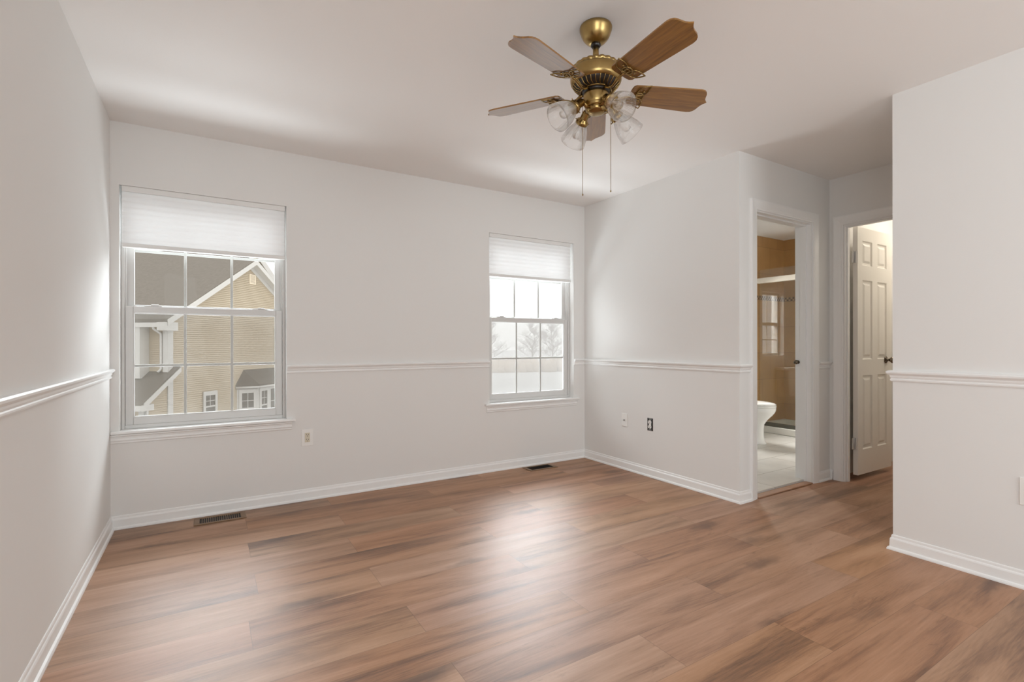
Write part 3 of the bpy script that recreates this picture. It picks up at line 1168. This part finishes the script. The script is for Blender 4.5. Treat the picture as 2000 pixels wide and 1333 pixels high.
b = MB()
b.lathe([(.0, 2.4395), (.066, 2.4395), (.068, 2.434), (.067, 2.425), (.064, 2.418), (.060, 2.405), (.052, 2.390), (.040, 2.377), (.026, 2.369), (.020, 2.368)], 48, T, cap=False)
fanpart(b, 'canopy', BRASSB)
b = MB()
b.lathe([(.006, 2.378), (.016, 2.374), (.021, 2.366), (.021, 2.360), (.016, 2.353), (.006, 2.350)], 24, T)
fanpart(b, 'hanger_ball', BLACK)
b = MB()
b.lathe([(.0125, 2.365), (.0125, 2.283)], 24, T)
fanpart(b, 'downrod', BRASSB)
b = MB()
b.lathe([(.014, 2.294), (.024, 2.290), (.030, 2.284), (.060, 2.280), (.080, 2.277), (.090, 2.271), (.0955, 2.264), (.0955, 2.257)], 96, T,
        mod=lambda t, i: 1 + (.07 if 4 <= i <= 6 else 0) * abs(math.cos(11 * t)), cap=False)
b.lathe([(.090, 2.2566), (.090, 2.2535), (.1045, 2.2525), (.1070, 2.248), (.1078, 2.232), (.1072, 2.214), (.1055, 2.205), (.101, 2.198), (.094, 2.195)], 72, T, cap=False)
mot = fanpart(b, 'motor_housing', BRASSB)
b = MB()
b.lathe([(.097, 2.203), (.092, 2.190), (.080, 2.178), (.062, 2.168), (.050, 2.160)], 64, T, cap=False)
fanpart(b, 'vent_bowl', BLACK, mot)
b = MB()
for k in range(30):
    t = 2 * PI * k / 30
    R = T @ Matrix.Rotation(t, 4, 'Z')
    b.tube([(.098, 0, 2.200), (.0935, 0, 2.190), (.081, 0, 2.1775), (.066, .006, 2.1695)], .0022, 6, M=R)
b.tube([(.064 * math.cos(a), .064 * math.sin(a), 2.168) for a in [2 * PI * k / 48 for k in range(48)]], .003, 6, True, M=T)
fanpart(b, 'vent_ribs', BRASS, mot)
b = MB()
b.lathe([(.050, 2.172), (.058, 2.168), (.058, 2.160), (.050, 2.156)], 48, T)
fanpart(b, 'flywheel', BLACK, mot)
b = MB()
b.lathe([(.046, 2.160), (.052, 2.157), (.053, 2.150), (.053, 2.118), (.050, 2.110), (.046, 2.106), (.046, 2.100)], 48, T)
sw = fanpart(b, 'switch_housing', BRASSB)
b = MB()
b.lathe([(.040, 2.106), (.043, 2.100), (.043, 2.086), (.036, 2.078), (.024, 2.074), (.006, 2.073), (0, 2.073)], 40, T, cap=False)
fit = fanpart(b, 'light_fitter', BRASS)

# blades
half = [(.150, .030), (.153, .046), (.162, .054), (.20, .0565), (.30, .0615), (.40, .0665), (.452, .0685), (.468, .066), (.480, .058), (.487, .046), (.490, .034), (.495, .020), (.503, .009), (.513, .0)]
outline = half + [(x, -y) for x, y in reversed(half[:-1])]
PITCH = math.radians(13)
ZB = 2.168
for k in range(5):
    ang = math.radians(-92.5 + 72 * k)
    B = Matrix.Translation((FX, FY, ZB)) @ Matrix.Rotation(ang, 4, 'Z') @ Matrix.Rotation(-PITCH, 4, 'X')
    bm = bmesh.new()
    vs = [bm.verts.new((x, y, 0)) for x, y in outline]
    f = bm.faces.new(vs)
    ex = bmesh.ops.extrude_face_region(bm, geom=[f])
    for w in [g for g in ex['geom'] if isinstance(g, bmesh.types.BMVert)]:
        w.co.z += .006
    bm.verts.index_update()
    me = bpy.data.meshes.new('fan_blade')
    bmesh.ops.recalc_face_normals(bm, faces=bm.faces)
    bm.to_mesh(me)
    bm.free()
    me.materials.append(OAK)
    bl = bpy.data.objects.new('fan_blade', me)
    COL.objects.link(bl)
    bl.parent = fan
    bl.matrix_basis = Matrix.Translation((-FX, -FY, -H)) @ B
    # blade iron under the blade
    b = MB()
    A = Matrix.Translation((FX, FY, ZB)) @ Matrix.Rotation(ang, 4, 'Z')
    zz = -.0045
    b.tube([(.050, 0, -.004), (.068, 0, -.006), (.085, 0, -.018), (.105, 0, -.022), (.125, 0, -.013), (.150, 0, -.006), (.172, 0, zz)], .005, 8, M=A,
           rr=[.008, .007, .006, .0055, .005, .005, .004])
    b.tube([(.192 + .021 * math.cos(a), .021 * math.sin(a), zz) for a in [2 * PI * q / 24 for q in range(24)]], .0027, 8, True, M=B)
    b.tube([(.190 + .011 * math.cos(a), .011 * math.sin(a), zz) for a in [2 * PI * q / 20 for q in range(20)]], .0018, 6, True, M=B)
    for s in (-1, 1):
        loop = []
        L, Wd = .076, .023
        for q in range(28):
            u = q / 28
            if u < .5:
                t = u * 2
                loop.append((L * t, Wd * math.sin(PI * t) * (1.0 - .25 * t)))
            else:
                t = (1 - u) * 2
                loop.append((L * t, -Wd * math.sin(PI * t) * (1.0 - .25 * t)))
        c, sn = math.cos(s * math.radians(58)), math.sin(s * math.radians(58))
        b.tube([(.180 + px * c - py * sn, s * .004 + px * sn + py * c, zz) for px, py in loop], .0026, 8, True, M=B)
    for sx, sy in ((.172, 0), (.203, .030), (.203, -.030)):
        b.lathe([(.005, -.0065), (.005, -.001)], 10, B @ Matrix.Translation((sx, sy, 0)))
    fanpart(b, 'blade_iron', BRASS)

# four lights
for k in range(4):
    ang = math.radians(-7 + 90 * k)
    A = Matrix.Translation((FX, FY, 0)) @ Matrix.Rotation(ang, 4, 'Z')
    tilt = math.radians(37)
    # local axis pointing outward and down
    ax = Matrix.Rotation(PI / 2 + tilt, 4, 'Y')     # local +Z -> outward/down
    L = A @ Matrix.Translation((.068, 0, 2.112)) @ ax
    b = MB()
    b.tube([(.036, 0, 2.094), (.050, 0, 2.100), (.062, 0, 2.110), (.072, 0, 2.110)], .0085, 10, M=A)
    b.lathe([(0, -.004), (.014, -.002), (.017, .004), (.0175, .030), (.019, .034), (.026, .040), (.029, .046), (.029, .056), (.026, .058), (.0, .058)], 30, L, cap=False)
    for q in range(3):
        a = 2 * PI * q / 3 + .5
        b.tube([(.028 * math.cos(a), .028 * math.sin(a), .052), (.037 * math.cos(a), .037 * math.sin(a), .052)], .0022, 6, M=L)
    arm = fanpart(b, 'lamp_holder', BRASS)
    # glass bell: outer and inner skin, ribs on the lower part
    outer = [(.0245, .046), (.0255, .056), (.030, .066), (.038, .080), (.046, .098), (.052, .118), (.0560, .138), (.0575, .150)]
    inner = [(r - .0013, z) for r, z in reversed(outer)]
    prof = outer + [(.0570, .1508)] + inner

    def rib(t, i, n=len(outer)):
        if 1 <= i < n - 2:
            return 1 + .012 * math.cos(30 * t)
        return 1
    b = MB()
    b.lathe(prof, 120, L, mod=rib, cap=False)
    # close neck ring
    o = len(b.v)
    n = len(prof)
    fs = []
    for q in range(120):
        q2 = (q + 1) % 120
        fs.append((q, q2, (n - 1) * 120 + q2, (n - 1) * 120 + q))
    b.f += [list(f) for f in fs]
    b.s += [True] * len(fs)
    b.mi += [0] * len(fs)
    fanpart(b, 'glass_shade', CGLASS)
    b = MB()
    b.lathe([(.0, .060), (.011, .060), (.011, .074), (.016, .084), (.0205, .098), (.0205, .110), (.016, .121), (.008, .127), (0, .128)], 24, L, cap=False)
    fanpart(b, 'bulb', CGLASS, arm)

# pull chains
lat = Vector((math.cos(math.radians(31.43)), -math.sin(math.radians(31.43)), 0))
for off, zend in ((-.056, 1.735), (.062, 1.750)):
    p = Vector((FX, FY, 0)) + lat * off
    b = MB()
    z = 2.115
    bm_i = 0
    b.tube([(p.x - lat.x * off * .15, p.y - lat.y * off * .15, 2.125), (p.x, p.y, 2.122), (p.x, p.y, 2.112)], .003, 8)
    b.tube([(p.x, p.y, 2.112), (p.x, p.y, zend)], .0006, 5)
    while z > zend:
        b.lathe([(0, .0017), (.0015, .0009), (.0015, -.0009), (0, -.0017)], 6, Matrix.Translation((p.x, p.y, z)), cap=False)
        z -= .0040
    b.lathe([(0, .004), (.0026, .002), (.0026, -.004), (0, -.006)], 10, Matrix.Translation((p.x, p.y, zend)), cap=False)
    fanpart(b, 'pull_chain', BRASS)

# ------------------------------------------------------------------ bathroom
# shower walls (tile) and enclosure
XG = 5.82
b = MB()
b.box(XG - .02, XE, 3.66, YB - .0005, 0.022, H)
struct(b.build('wall_shower_back', STILE), 'tan tiled back wall of the shower', 'wall')
b = MB()
b.box(6.385, XE - .0005, YBATH, 3.66, 0.022, H)
struct(b.build('wall_shower_end', STILE), 'tan tiled end wall of the shower', 'wall')
pan = tag(empty('shower_pan', (6.1, 2.95, .022)), 'white shower base with raised curb on the bathroom floor', 'shower base')
b = MB()
b.rbox(XG - .03, XG + .05, YBATH + .002, 3.658, .0225, .105, .012, 3)
b.build('curb', PAN, pan)
b = MB()
b.box(XG + .05, 6.384, YBATH + .002, 3.658, .0225, .075)
b.box(6.350, 6.384, YBATH + .002, 3.658, .075, .130)
b.box(XG + .05, 6.35, 3.620, 3.658, .075, .130)
b.build('base_floor', PAN, pan)
enc = tag(empty('shower_door', (XG, 2.95, .105)), 'clear glass shower door with pale top rail behind the toilet', 'shower door')
b = MB()
b.rbox(XG - .016, XG + .016, YBATH + .004, 3.656, .1055, .150, .003)
b.build('bottom_track', ALU, enc)
b = MB()
b.rbox(XG - .030, XG + .030, YBATH + .004, 3.656, 1.845, 1.908, .006)
b.build('top_rail', RAILM, enc)
MB().box(XG - .013, XG - .007, YBATH + .06, 3.05, .130, 1.995).build('glass_panel', SHGLASS, enc)
MB().box(XG + .005, XG + .011, 2.98, 3.655, .130, 2.012).build('glass_panel', SHGLASS, enc)

# toilet
TX, TY = 5.10, 3.765
toi = tag(empty('toilet', (TX, 3.40, .022)), 'white porcelain toilet seen through the bathroom doorway', 'toilet')


def loft(b, rings, seg=40):
    """rings of (cx, cy, rx, ry_front, ry_back, z) egg-shaped"""
    v, f = [], []
    for cx, cy, rx, rf, rb, z in rings:
        for k in range(seg):
            t = 2 * PI * k / seg
            x, y = math.cos(t), math.sin(t)
            v.append((cx + rx * x * (1 if y > 0 else (1 - .06 * y * y)), cy + (rb if y > 0 else rf) * y, z))
    n = len(rings)
    for i in range(n - 1):
        for k in range(seg):
            k2 = (k + 1) % seg
            f.append((i * seg + k, i * seg + k2, (i + 1) * seg + k2, (i + 1) * seg + k))
    f.append(list(range(seg - 1, -1, -1)))
    f.append([(n - 1) * seg + k for k in range(seg)])
    b.add(v, f, True)


z0 = .0222
b = MB()
yc = 3.36
loft(b, [(TX, 3.37, .120, .245, .26, z0), (TX, 3.37, .122, .247, .26, z0 + 0.0127), (TX, 3.37, .108, .232, .25, z0 + 0.0318), (TX, 3.37, .100, .222, .24, z0 + 0.0742), (TX, 3.37, .098, .218, .24, z0 + 0.1590),
         (TX, 3.37, .106, .225, .24, z0 + 0.2120), (TX, 3.36, .130, .250, .25, z0 + 0.2650), (TX, 3.34, .160, .278, .26, z0 + 0.3127), (TX, 3.33, .176, .298, .26, z0 + 0.3498), (TX, 3.33, .181, .306, .26, z0 + 0.3731), (TX, 3.33, .182, .308, .26, z0 + 0.3943), (TX, 3.33, .176, .300, .26, z0 + 0.4007)])
b.build('bowl', PORC, toi)
b = MB()
loft(b, [(TX, 3.33, .180, .306, .20, z0 + 0.4023), (TX, 3.33, .185, .312, .20, z0 + 0.4060), (TX, 3.33, .185, .312, .20, z0 + 0.4166), (TX, 3.33, .180, .306, .20, z0 + 0.4208)])
b.build('seat', PORC, toi)
b = MB()
loft(b, [(TX, 3.33, .178, .305, .21, z0 + 0.4224), (TX, 3.33, .184, .311, .215, z0 + 0.4261), (TX, 3.33, .183, .310, .215, z0 + 0.4346), (TX, 3.33, .165, .290, .20, z0 + 0.4441), (TX, 3.34, .10, .20, .14, z0 + 0.4494)])
b.build('lid', PORC, toi)
b = MB()
b.rbox(TX - .205, TX + .205, 3.575, 3.755, z0 + 0.3922, z0 + 0.7314, .025, 4)
b.build('tank', PORC, toi)
b = MB()
b.rbox(TX - .215, TX + .215, 3.565, 3.760, z0 + 0.7319, z0 + 0.7738, .012, 3)
b.build('tank_lid', PORC, toi)
b = MB()
Mk = Matrix.Translation((TX - .15, 3.575, z0 + 0.6572)) @ Matrix.Rotation(PI / 2, 4, 'X')
b.lathe([(.012, 0), (.012, .008), (.005, .010), (.005, .018)], 16, Mk)
b.rbox(TX - .155, TX - .08, 3.550, 3.560, z0 + 0.6498, z0 + 0.6646, .004)
tag(b.build('flush_lever', CHROME, toi), 'chrome flush lever')

# ------------------------------------------------------------------ hall: ceiling lamp that warms the open door
lamp = tag(empty('ceiling_lamp', (5.3, 1.55, H)), 'round flush ceiling lamp in the hall beyond the doorway', 'ceiling lamp')
b = MB()
b.lathe([(.0, 2.4395), (.15, 2.4395), (.155, 2.430), (.155, 2.420), (.145, 2.415)], 40, Matrix.Translation((5.3, 1.55, 0)), cap=False)
b.build('lamp_base', BRASSB, lamp)
m, nt, p, out = new_mat('lit_lamp_glass')
p.inputs['Base Color'].default_value = (0.9, 0.85, 0.75, 1)
p.inputs['Emission Color'].default_value = (1.0, 0.90, 0.76, 1)
p.inputs['Emission Strength'].default_value = 36.0
b = MB()
b.lathe([(.145, 2.4145), (.138, 2.390), (.110, 2.365), (.06, 2.350), (.0, 2.346)], 40, Matrix.Translation((5.3, 1.55, 0)), cap=False)
b.build('lamp_shade', m, lamp)

# ------------------------------------------------------------------ outside: ground, neighbour house, field
struct(MB().box(-150, 200, YB + 1.0, 260, -3.0, -2.9).build('ground', SNOW), 'snow covered ground outside the windows', 'ground')

P0 = Vector((-1.21, 21.967, 0))
HA = math.radians(40)
Dv = Vector((math.sin(HA), math.cos(HA), 0))        # along the gable wall, to the right
Nv = Vector((math.cos(HA), -math.sin(HA), 0))       # out of the gable wall
HM = Matrix((Dv, Nv, Vector((0, 0, 1)))).transposed().to_4x4()
HM = Matrix.Translation(P0) @ HM                    # local (s, n, z)
house = tag(empty('neighbor_house', P0 + Vector((0, 0, -2.9))), 'tan sided house with grey shingle roof outside the left window', 'house')


def hb(b, name, m, parent=house, label=None):
    o = b.build(name, m, parent)
    if label:
        tag(o, label)
    return o


EZ, PS, PZ = 2.02, 4.45, 4.71
SLOPE = (PZ - EZ) / PS
SR = 2 * PS
PB0 = 5.75
COURSE = .080


def lap(b, s_lo, s_hi, z0, z1, n=0.0, axis='s'):
    """lap siding: each course a thin wedge; s range given as functions of z"""
    z = z0
    while z < z1 - 1e-4:
        zt = min(z + COURSE, z1)
        a0, a1, c0, c1 = s_lo(z), s_hi(z), s_lo(zt), s_hi(zt)
        if a1 - a0 > .02:
            o1, o2 = .034, .001

            def P(s, off, zz):
                return HM @ (Vector((s, n + off, zz)) if axis == 's' else Vector((n - off, s, zz)))
            v = [P(a0, o1, z), P(a1, o1, z), P(max(c1, c0), o2, zt), P(c0, o2, zt), P(a0, 0, z), P(a1, 0, z)]
            b.add(v, [(0, 1, 2, 3), (0, 4, 5, 1)])
        z = zt


b = MB()
lap(b, lambda z: max(0, (z - EZ) / SLOPE) if z > EZ else 0, lambda z: min(SR, SR - (z - EZ) / SLOPE) if z > EZ else SR, -2.9, PZ)
# lower wing end wall left of the main corner
lap(b, lambda z: -.95 + (max(0, z + .70) / .78 if z > -.70 else 0), lambda z: 0, -2.9, .04)
# front wall of the main block, above the wing roof
lap(b, lambda z: -9.0, lambda z: 0, -.3, 1.95, 0.0, 'n')
hb(b, 'siding', SIDING)
b = MB()
b.prism([(0, -2.9), (SR, -2.9), (SR, EZ), (PS, PZ), (0, EZ)], (0, -1, 0), 9.0, (0, -.002, 0), (1, 0, 0), (0, 0, 1), M=HM)
b.prism([(PS - 1, EZ), (PB0, EZ + PB0 * SLOPE), (SR + 1.5, EZ - .3), (SR + 1.5, -2.9), (PS - 1, -2.9)], (0, -1, 0), 8.0, (0, -.66, 0), (1, 0, 0), (0, 0, 1), M=HM)
hb(b, 'house_body', SIDING)
b = MB()
b.prism([(-.95, -2.9), (-.001, -2.9), (-.001, .02), (-.95, -.70)], (0, -1, 0), 9.0, (0, -.003, 0), (1, 0, 0), (0, 0, 1), M=HM)
hb(b, 'wing_body', SIDING)
# main roof: two slabs with overhang
OV = .34
b = MB()
t = .16
lo = -.38
b.prism([(lo, EZ + lo * SLOPE + .06), (PS, PZ + .06), (SR - lo, EZ + lo * SLOPE + .06), (SR - lo, EZ + lo * SLOPE + .06 + t), (PS, PZ + .06 + t * 1.15), (lo, EZ + lo * SLOPE + .06 + t)],
        (0, -1, 0), 9.0 + OV + .3, (0, OV, 0), (1, 0, 0), (0, 0, 1), M=HM)
PB = 5.75                       # the block behind rises higher: same slope carried on past the front ridge
zb = EZ + PB * SLOPE
ro = [(PS, PZ + .06), (PB, zb + .06), (SR - lo + 1.3, EZ + .06 + (lo - .2) * SLOPE), (SR - lo + 1.3, EZ + .06 + t + (lo - .2) * SLOPE), (PB, zb + .06 + t * 1.15), (PS, PZ + .06 + t * 1.15)]
b.prism(ro, (0, -1, 0), 9.0, (0, -.62, 0), (1, 0, 0), (0, 0, 1), M=HM)
hb(b, 'roof', ROOFM)
b = MB()
b.prism([(PB - .5, zb - .5 * SLOPE - .16), (PB, zb - .16), (SR - lo + 1.3, EZ - .16 + (lo - .2) * SLOPE), (SR - lo + 1.3, EZ + .20 + (lo - .2) * SLOPE), (PB, zb + .20), (PB - .5, zb - .5 * SLOPE + .20)],
        (0, 1, 0), .04, (0, -.615, 0), (1, 0, 0), (0, 0, 1), M=HM)
for dz0, dz1, n0, n1 in ((-.20, .05, .0, .035), (-.02, .20, OV + .001, OV + .03)):
    b.prism([(lo, EZ + lo * SLOPE + dz0), (PS, PZ + dz0), (SR - lo, EZ + lo * SLOPE + dz0), (SR - lo, EZ + lo * SLOPE + dz1), (PS, PZ + dz1), (lo, EZ + lo * SLOPE + dz1)],
            (0, 1, 0), n1 - n0, (0, n0, 0), (1, 0, 0), (0, 0, 1), M=HM)
# soffit under the rake
b.prism([(lo, EZ + lo * SLOPE + .03), (PS, PZ + .03), (SR - lo, EZ + lo * SLOPE + .03), (SR - lo, EZ + lo * SLOPE + .058), (PS, PZ + .058), (lo, EZ + lo * SLOPE + .058)],
        (0, 1, 0), OV - .002, (0, .001, 0), (1, 0, 0), (0, 0, 1), M=HM)
hb(b, 'rake_boards', HTRIM)
b = MB()
b.box(-.50, -.385, -9.2, .019, EZ - .30, EZ - .14, M=HM)
b.box(-.385, -.002, -9.0, .019, EZ - .26, EZ - .22, M=HM)
b.box(-.50, .10, .02, .33, EZ - .42, EZ - .12, M=HM)
hb(b, 'gutter', HTRIM)
b = MB()
b.box(-.06, .17, .017, .06, -2.9, EZ - .1, M=HM)
b.box(-.06, -.002, -.16, .017, -2.9, EZ - .1, M=HM)
hb(b, 'corner_board', HTRIM)
b = MB()
b.tube([(-.44, -.20, EZ - .25), (-.40, -.20, EZ - .36), (-.08, -.22, EZ - .52), (-.07, -.22, EZ - .62), (-.07, -.22, .22), (-.20, -.22, .10)], .045, 8, M=HM)
hb(b, 'downspout', HTRIM)
# front bay with a tall window on the upper floor
b = MB()
b.box(-.42, -.02, -3.4, -.75, -.12, EZ - .22, M=HM)
fb = hb(b, 'front_bay', HTRIM)
b = MB()
for z0_, z1_ in ((1.42, 1.72), (1.10, 1.38), (.36, 1.04)):
    b.box(-.430, -.415, -2.7, -1.22, z0_, z1_, M=HM)
hb(b, 'window', HGLASS, fb)
# lower wing roof and rake
b = MB()
b.prism([(-1.42, -1.06), (.0, .03), (.0, .14), (-1.42, -.95)], (0, -1, 0), 9.3, (0, .28, 0), (1, 0, 0), (0, 0, 1), M=HM)
b.prism([(.0, .03), (.30, .245), (.30, .36), (.0, .14)], (0, -1, 0), .26, (0, .28, 0), (1, 0, 0), (0, 0, 1), M=HM)
hb(b, 'wing_roof', ROOFM)
b = MB()
b.prism([(-1.30, -1.10), (.27, .10), (.27, .27), (-1.30, -.90)], (0, 1, 0), .03, (0, .281, 0), (1, 0, 0), (0, 0, 1), M=HM)
b.box(-1.45, -1.30, -9.0, .31, -1.14, -.96, M=HM)
b.box(-1.40, -.90, .02, .30, -1.16, -.95, M=HM)
b.box(-1.02, -.86, .015, .05, -2.9, -.95, M=HM)
b.box(-1.02, -.94, -.2, .05, -2.9, -.95, M=HM)
hb(b, 'wing_trim', HTRIM)


def house_window(s0, s1, z0, z1, n, rows=((.0, 1.0),), M=HM, parent=house, mid=.5, cols=2):
    w = .115
    b = MB()
    for q in ((s0 - w, s0, z0 - w, z1 + w + .05), (s1, s1 + w, z0 - w, z1 + w + .05), (s0, s1, z0 - w, z0), (s0, s1, z1, z1 + w + .05)):
        b.box(q[0], q[1], n + .005, n + .045, q[2], q[3], M)
    zm = z0 + (z1 - z0) * mid
    b.box(s0, s1, n + .010, n + .034, zm - .03, zm + .03, M)
    f = b.build('window_frame', HTRIM, parent)
    b = MB()
    b.box(s0, s1, n + .004, n + .016, z0, z1, M)
    b.build('pane', HGLASS, f)
    b = MB()
    for k in range(1, cols):
        x = s0 + (s1 - s0) * k / cols
        b.box(x - .012, x + .012, n + .0165, n + .024, zm + .03, z1, M)
    zq = (zm + z1) / 2
    b.box(s0, s1, n + .0165, n + .023, zq - .012, zq + .012, M)
    b.build('muntin_grid', HTRIM, f)
    return f


house_window(1.74, 2.26, -1.85, -.95, .032)
house_window(6.34, 7.06, .42, 1.80, .032)
b = MB()
b.box(4.40, 4.82, .016, .050, 3.84, 4.28, M=HM)
vent = hb(b, 'gable_vent', mat('cream_vinyl', srgb(240, 226, 204), 0.5))
b = MB()
for i in range(7):
    b.box(4.45, 4.77, .050, .060, 3.88 + i * .054, 3.91 + i * .054, M=HM)
hb(b, 'vent_slats', SIDING, vent)
# ground-floor bay window
BP = .65
S0, S1b, S2, S3 = 3.52, 4.15, 6.30, 6.93
ze = -.74
b = MB()
b.prism([(S0 + .06, 0.02), (S1b + .03, BP - .06), (S2 - .03, BP - .06), (S3 - .06, 0.02)], (0, 0, 1), 2.9 + ze - .02, (0, 0, -2.9), (1, 0, 0), (0, 1, 0), M=HM)
bay = hb(b, 'bay_window', HTRIM)
b = MB()
eo = [(S0 - .02, .018), (S1b - .05, BP + .08), (S2 + .05, BP + .08), (S3 + .02, .018)]
top = [(4.0, .018), (6.45, .018)]
v = [HM @ Vector((s, n, ze)) for s, n in eo] + [HM @ Vector((s, n, ze + .06)) for s, n in eo] + [HM @ Vector((s, n, -.04)) for s, n in top]
b.add(v, [(0, 1, 2, 3), (0, 4, 5, 1), (1, 5, 6, 2), (2, 6, 7, 3), (4, 8, 5), (5, 8, 9, 6), (6, 9, 7), (0, 3, 7, 9, 8, 4)])
hb(b, 'bay_roof', ROOFM, bay)
b = MB()
eo2 = [(s, n + .015) for s, n in eo]
for i in range(3):
    p, q = Vector((eo2[i][0], eo2[i][1], ze - .05)), Vector((eo2[i + 1][0], eo2[i + 1][1], ze - .05))
    b.tube([HM @ p, HM @ q], .05, 6)
hb(b, 'bay_gutter', HTRIM, bay)


def facet_matrix(p, q):
    a, c = Vector((p[0], p[1], 0)), Vector((q[0], q[1], 0))
    d = (c - a).normalized()
    n = Vector((-d.y, d.x, 0))
    M = Matrix((d, n, Vector((0, 0, 1)))).transposed().to_4x4()
    return HM @ Matrix.Translation(a) @ M


FM = facet_matrix((S0 + .06, .02), (S1b + .03, BP - .06))
house_window(.20, .66, -2.1, ze - .30, 0.0, M=FM, parent=house, mid=.36)
FM2 = facet_matrix((S1b + .03, BP - .06), (S2 - .03, BP - .06))
house_window(.22, .62, -2.1, ze - .26, 0.0, M=FM2, parent=house, mid=.42)
house_window(.86, 1.76, -2.1, ze - .22, 0.0, M=FM2, parent=house, mid=.02)

# field edge far behind the right window: tan grass strip and bare trees
rnd = random.Random(5)
b = MB()
for i in range(420):
    x = rnd.uniform(26, 56)
    y = 58 + (x - 40) * -.35 + rnd.uniform(0, 5)
    h = rnd.uniform(1.0, 2.1)
    w = rnd.uniform(.5, 1.0)
    M = Matrix.Translation((x, y, -2.9))
    b.lathe([(w * .7, 0), (w, h * .4), (w * .8, h * .75), (w * .25, h)], 7, M, mod=lambda t, i: 1 + .25 * math.sin(5 * t + i * 2), cap=True)
tag(b.build('tall_grass', GRASS), 'strip of tall tan grass beyond the snowy field', 'grass', None, 'stuff')


def bare_tree(x, y, hgt, seed, label):
    r = random.Random(seed)
    root = tag(empty('bare_tree', (x, y, -2.9)), label, 'tree', 'hazy bare trees beyond the snow field')
    b = MB()
    tw = MB()

    def grow(p, d, L, rad, lev):
        pts = [p]
        q = p.copy()
        dd = d.copy()
        for i in range(4):
            dd = (dd + Vector((r.uniform(-.18, .18), r.uniform(-.18, .18), r.uniform(-.04, .12)))).normalized()
            q = q + dd * (L / 4)
            pts.append(q.copy())
        tw.tube(pts, rad, 4 if lev < 2 else 3, rr=[rad * (1 - .17 * i) for i in range(5)])
        if lev >= 3:
            return
        for k in range(6):
            base = pts[r.randint(1, 4)]
            a = r.uniform(0, 2 * PI)
            side = Vector((math.cos(a), math.sin(a), r.uniform(.0, .6))).normalized()
            grow(base, (dd * .5 + side * .8).normalized(), L * r.uniform(.5, .7), rad * .5, lev + 1)
    trunk = [Vector((x + r.uniform(-.1, .1) * i, y + r.uniform(-.1, .1) * i, -2.9 + hgt * .8 * i / 6)) for i in range(7)]
    b.tube(trunk, .1, 7, rr=[hgt * .018 * (1 - .13 * i) for i in range(7)])
    for k in range(16):
        f = 1.2 + 4.8 * k / 15
        i = min(5, int(f))
        p = trunk[i].lerp(trunk[i + 1], f - i)
        a = k * 2.4 + r.uniform(-.4, .4)
        up = .35 + .5 * k / 15
        d = Vector((math.cos(a), math.sin(a), up)).normalized()
        grow(p, d, hgt * (.30 - .011 * k), hgt * .007, 0)
    b.build('trunk', BARK, root)
    tw.build('branches', BARK, root)
    return root


TREES = [(33.0, 68, 8.6, 'bare tree standing farthest left beyond the snowy field'), (38.8, 71, 8.8, 'bare tree second from the left beyond the snowy field'),
         (44.4, 66, 8.2, 'bare tree in the middle of the row beyond the snowy field'), (49.8, 68, 8.6, 'bare tree second from the right beyond the snowy field'), (55.4, 64, 8.4, 'bare tree standing farthest right beyond the snowy field')]
for i, (x, y, h, lb) in enumerate(TREES):
    bare_tree(x, y, h, 11 + i, lb)

# winter haze over the far field
m = bpy.data.materials.new('winter_haze')
m.use_nodes = True
nt = m.node_tree
nt.nodes.clear()
out = nt.nodes.new('ShaderNodeOutputMaterial')
vs = nt.nodes.new('ShaderNodeVolumeScatter')
vs.inputs['Color'].default_value = (1, .99, .98, 1)
vs.inputs['Density'].default_value = 0.042
nt.links.new(vs.outputs[0], out.inputs['Volume'])
hz = MB().box(13, 70, 28, 49, -2.89, 22).build('haze', m)
tag(hz, 'pale winter haze over the field beyond the right window', 'haze', None, 'stuff')
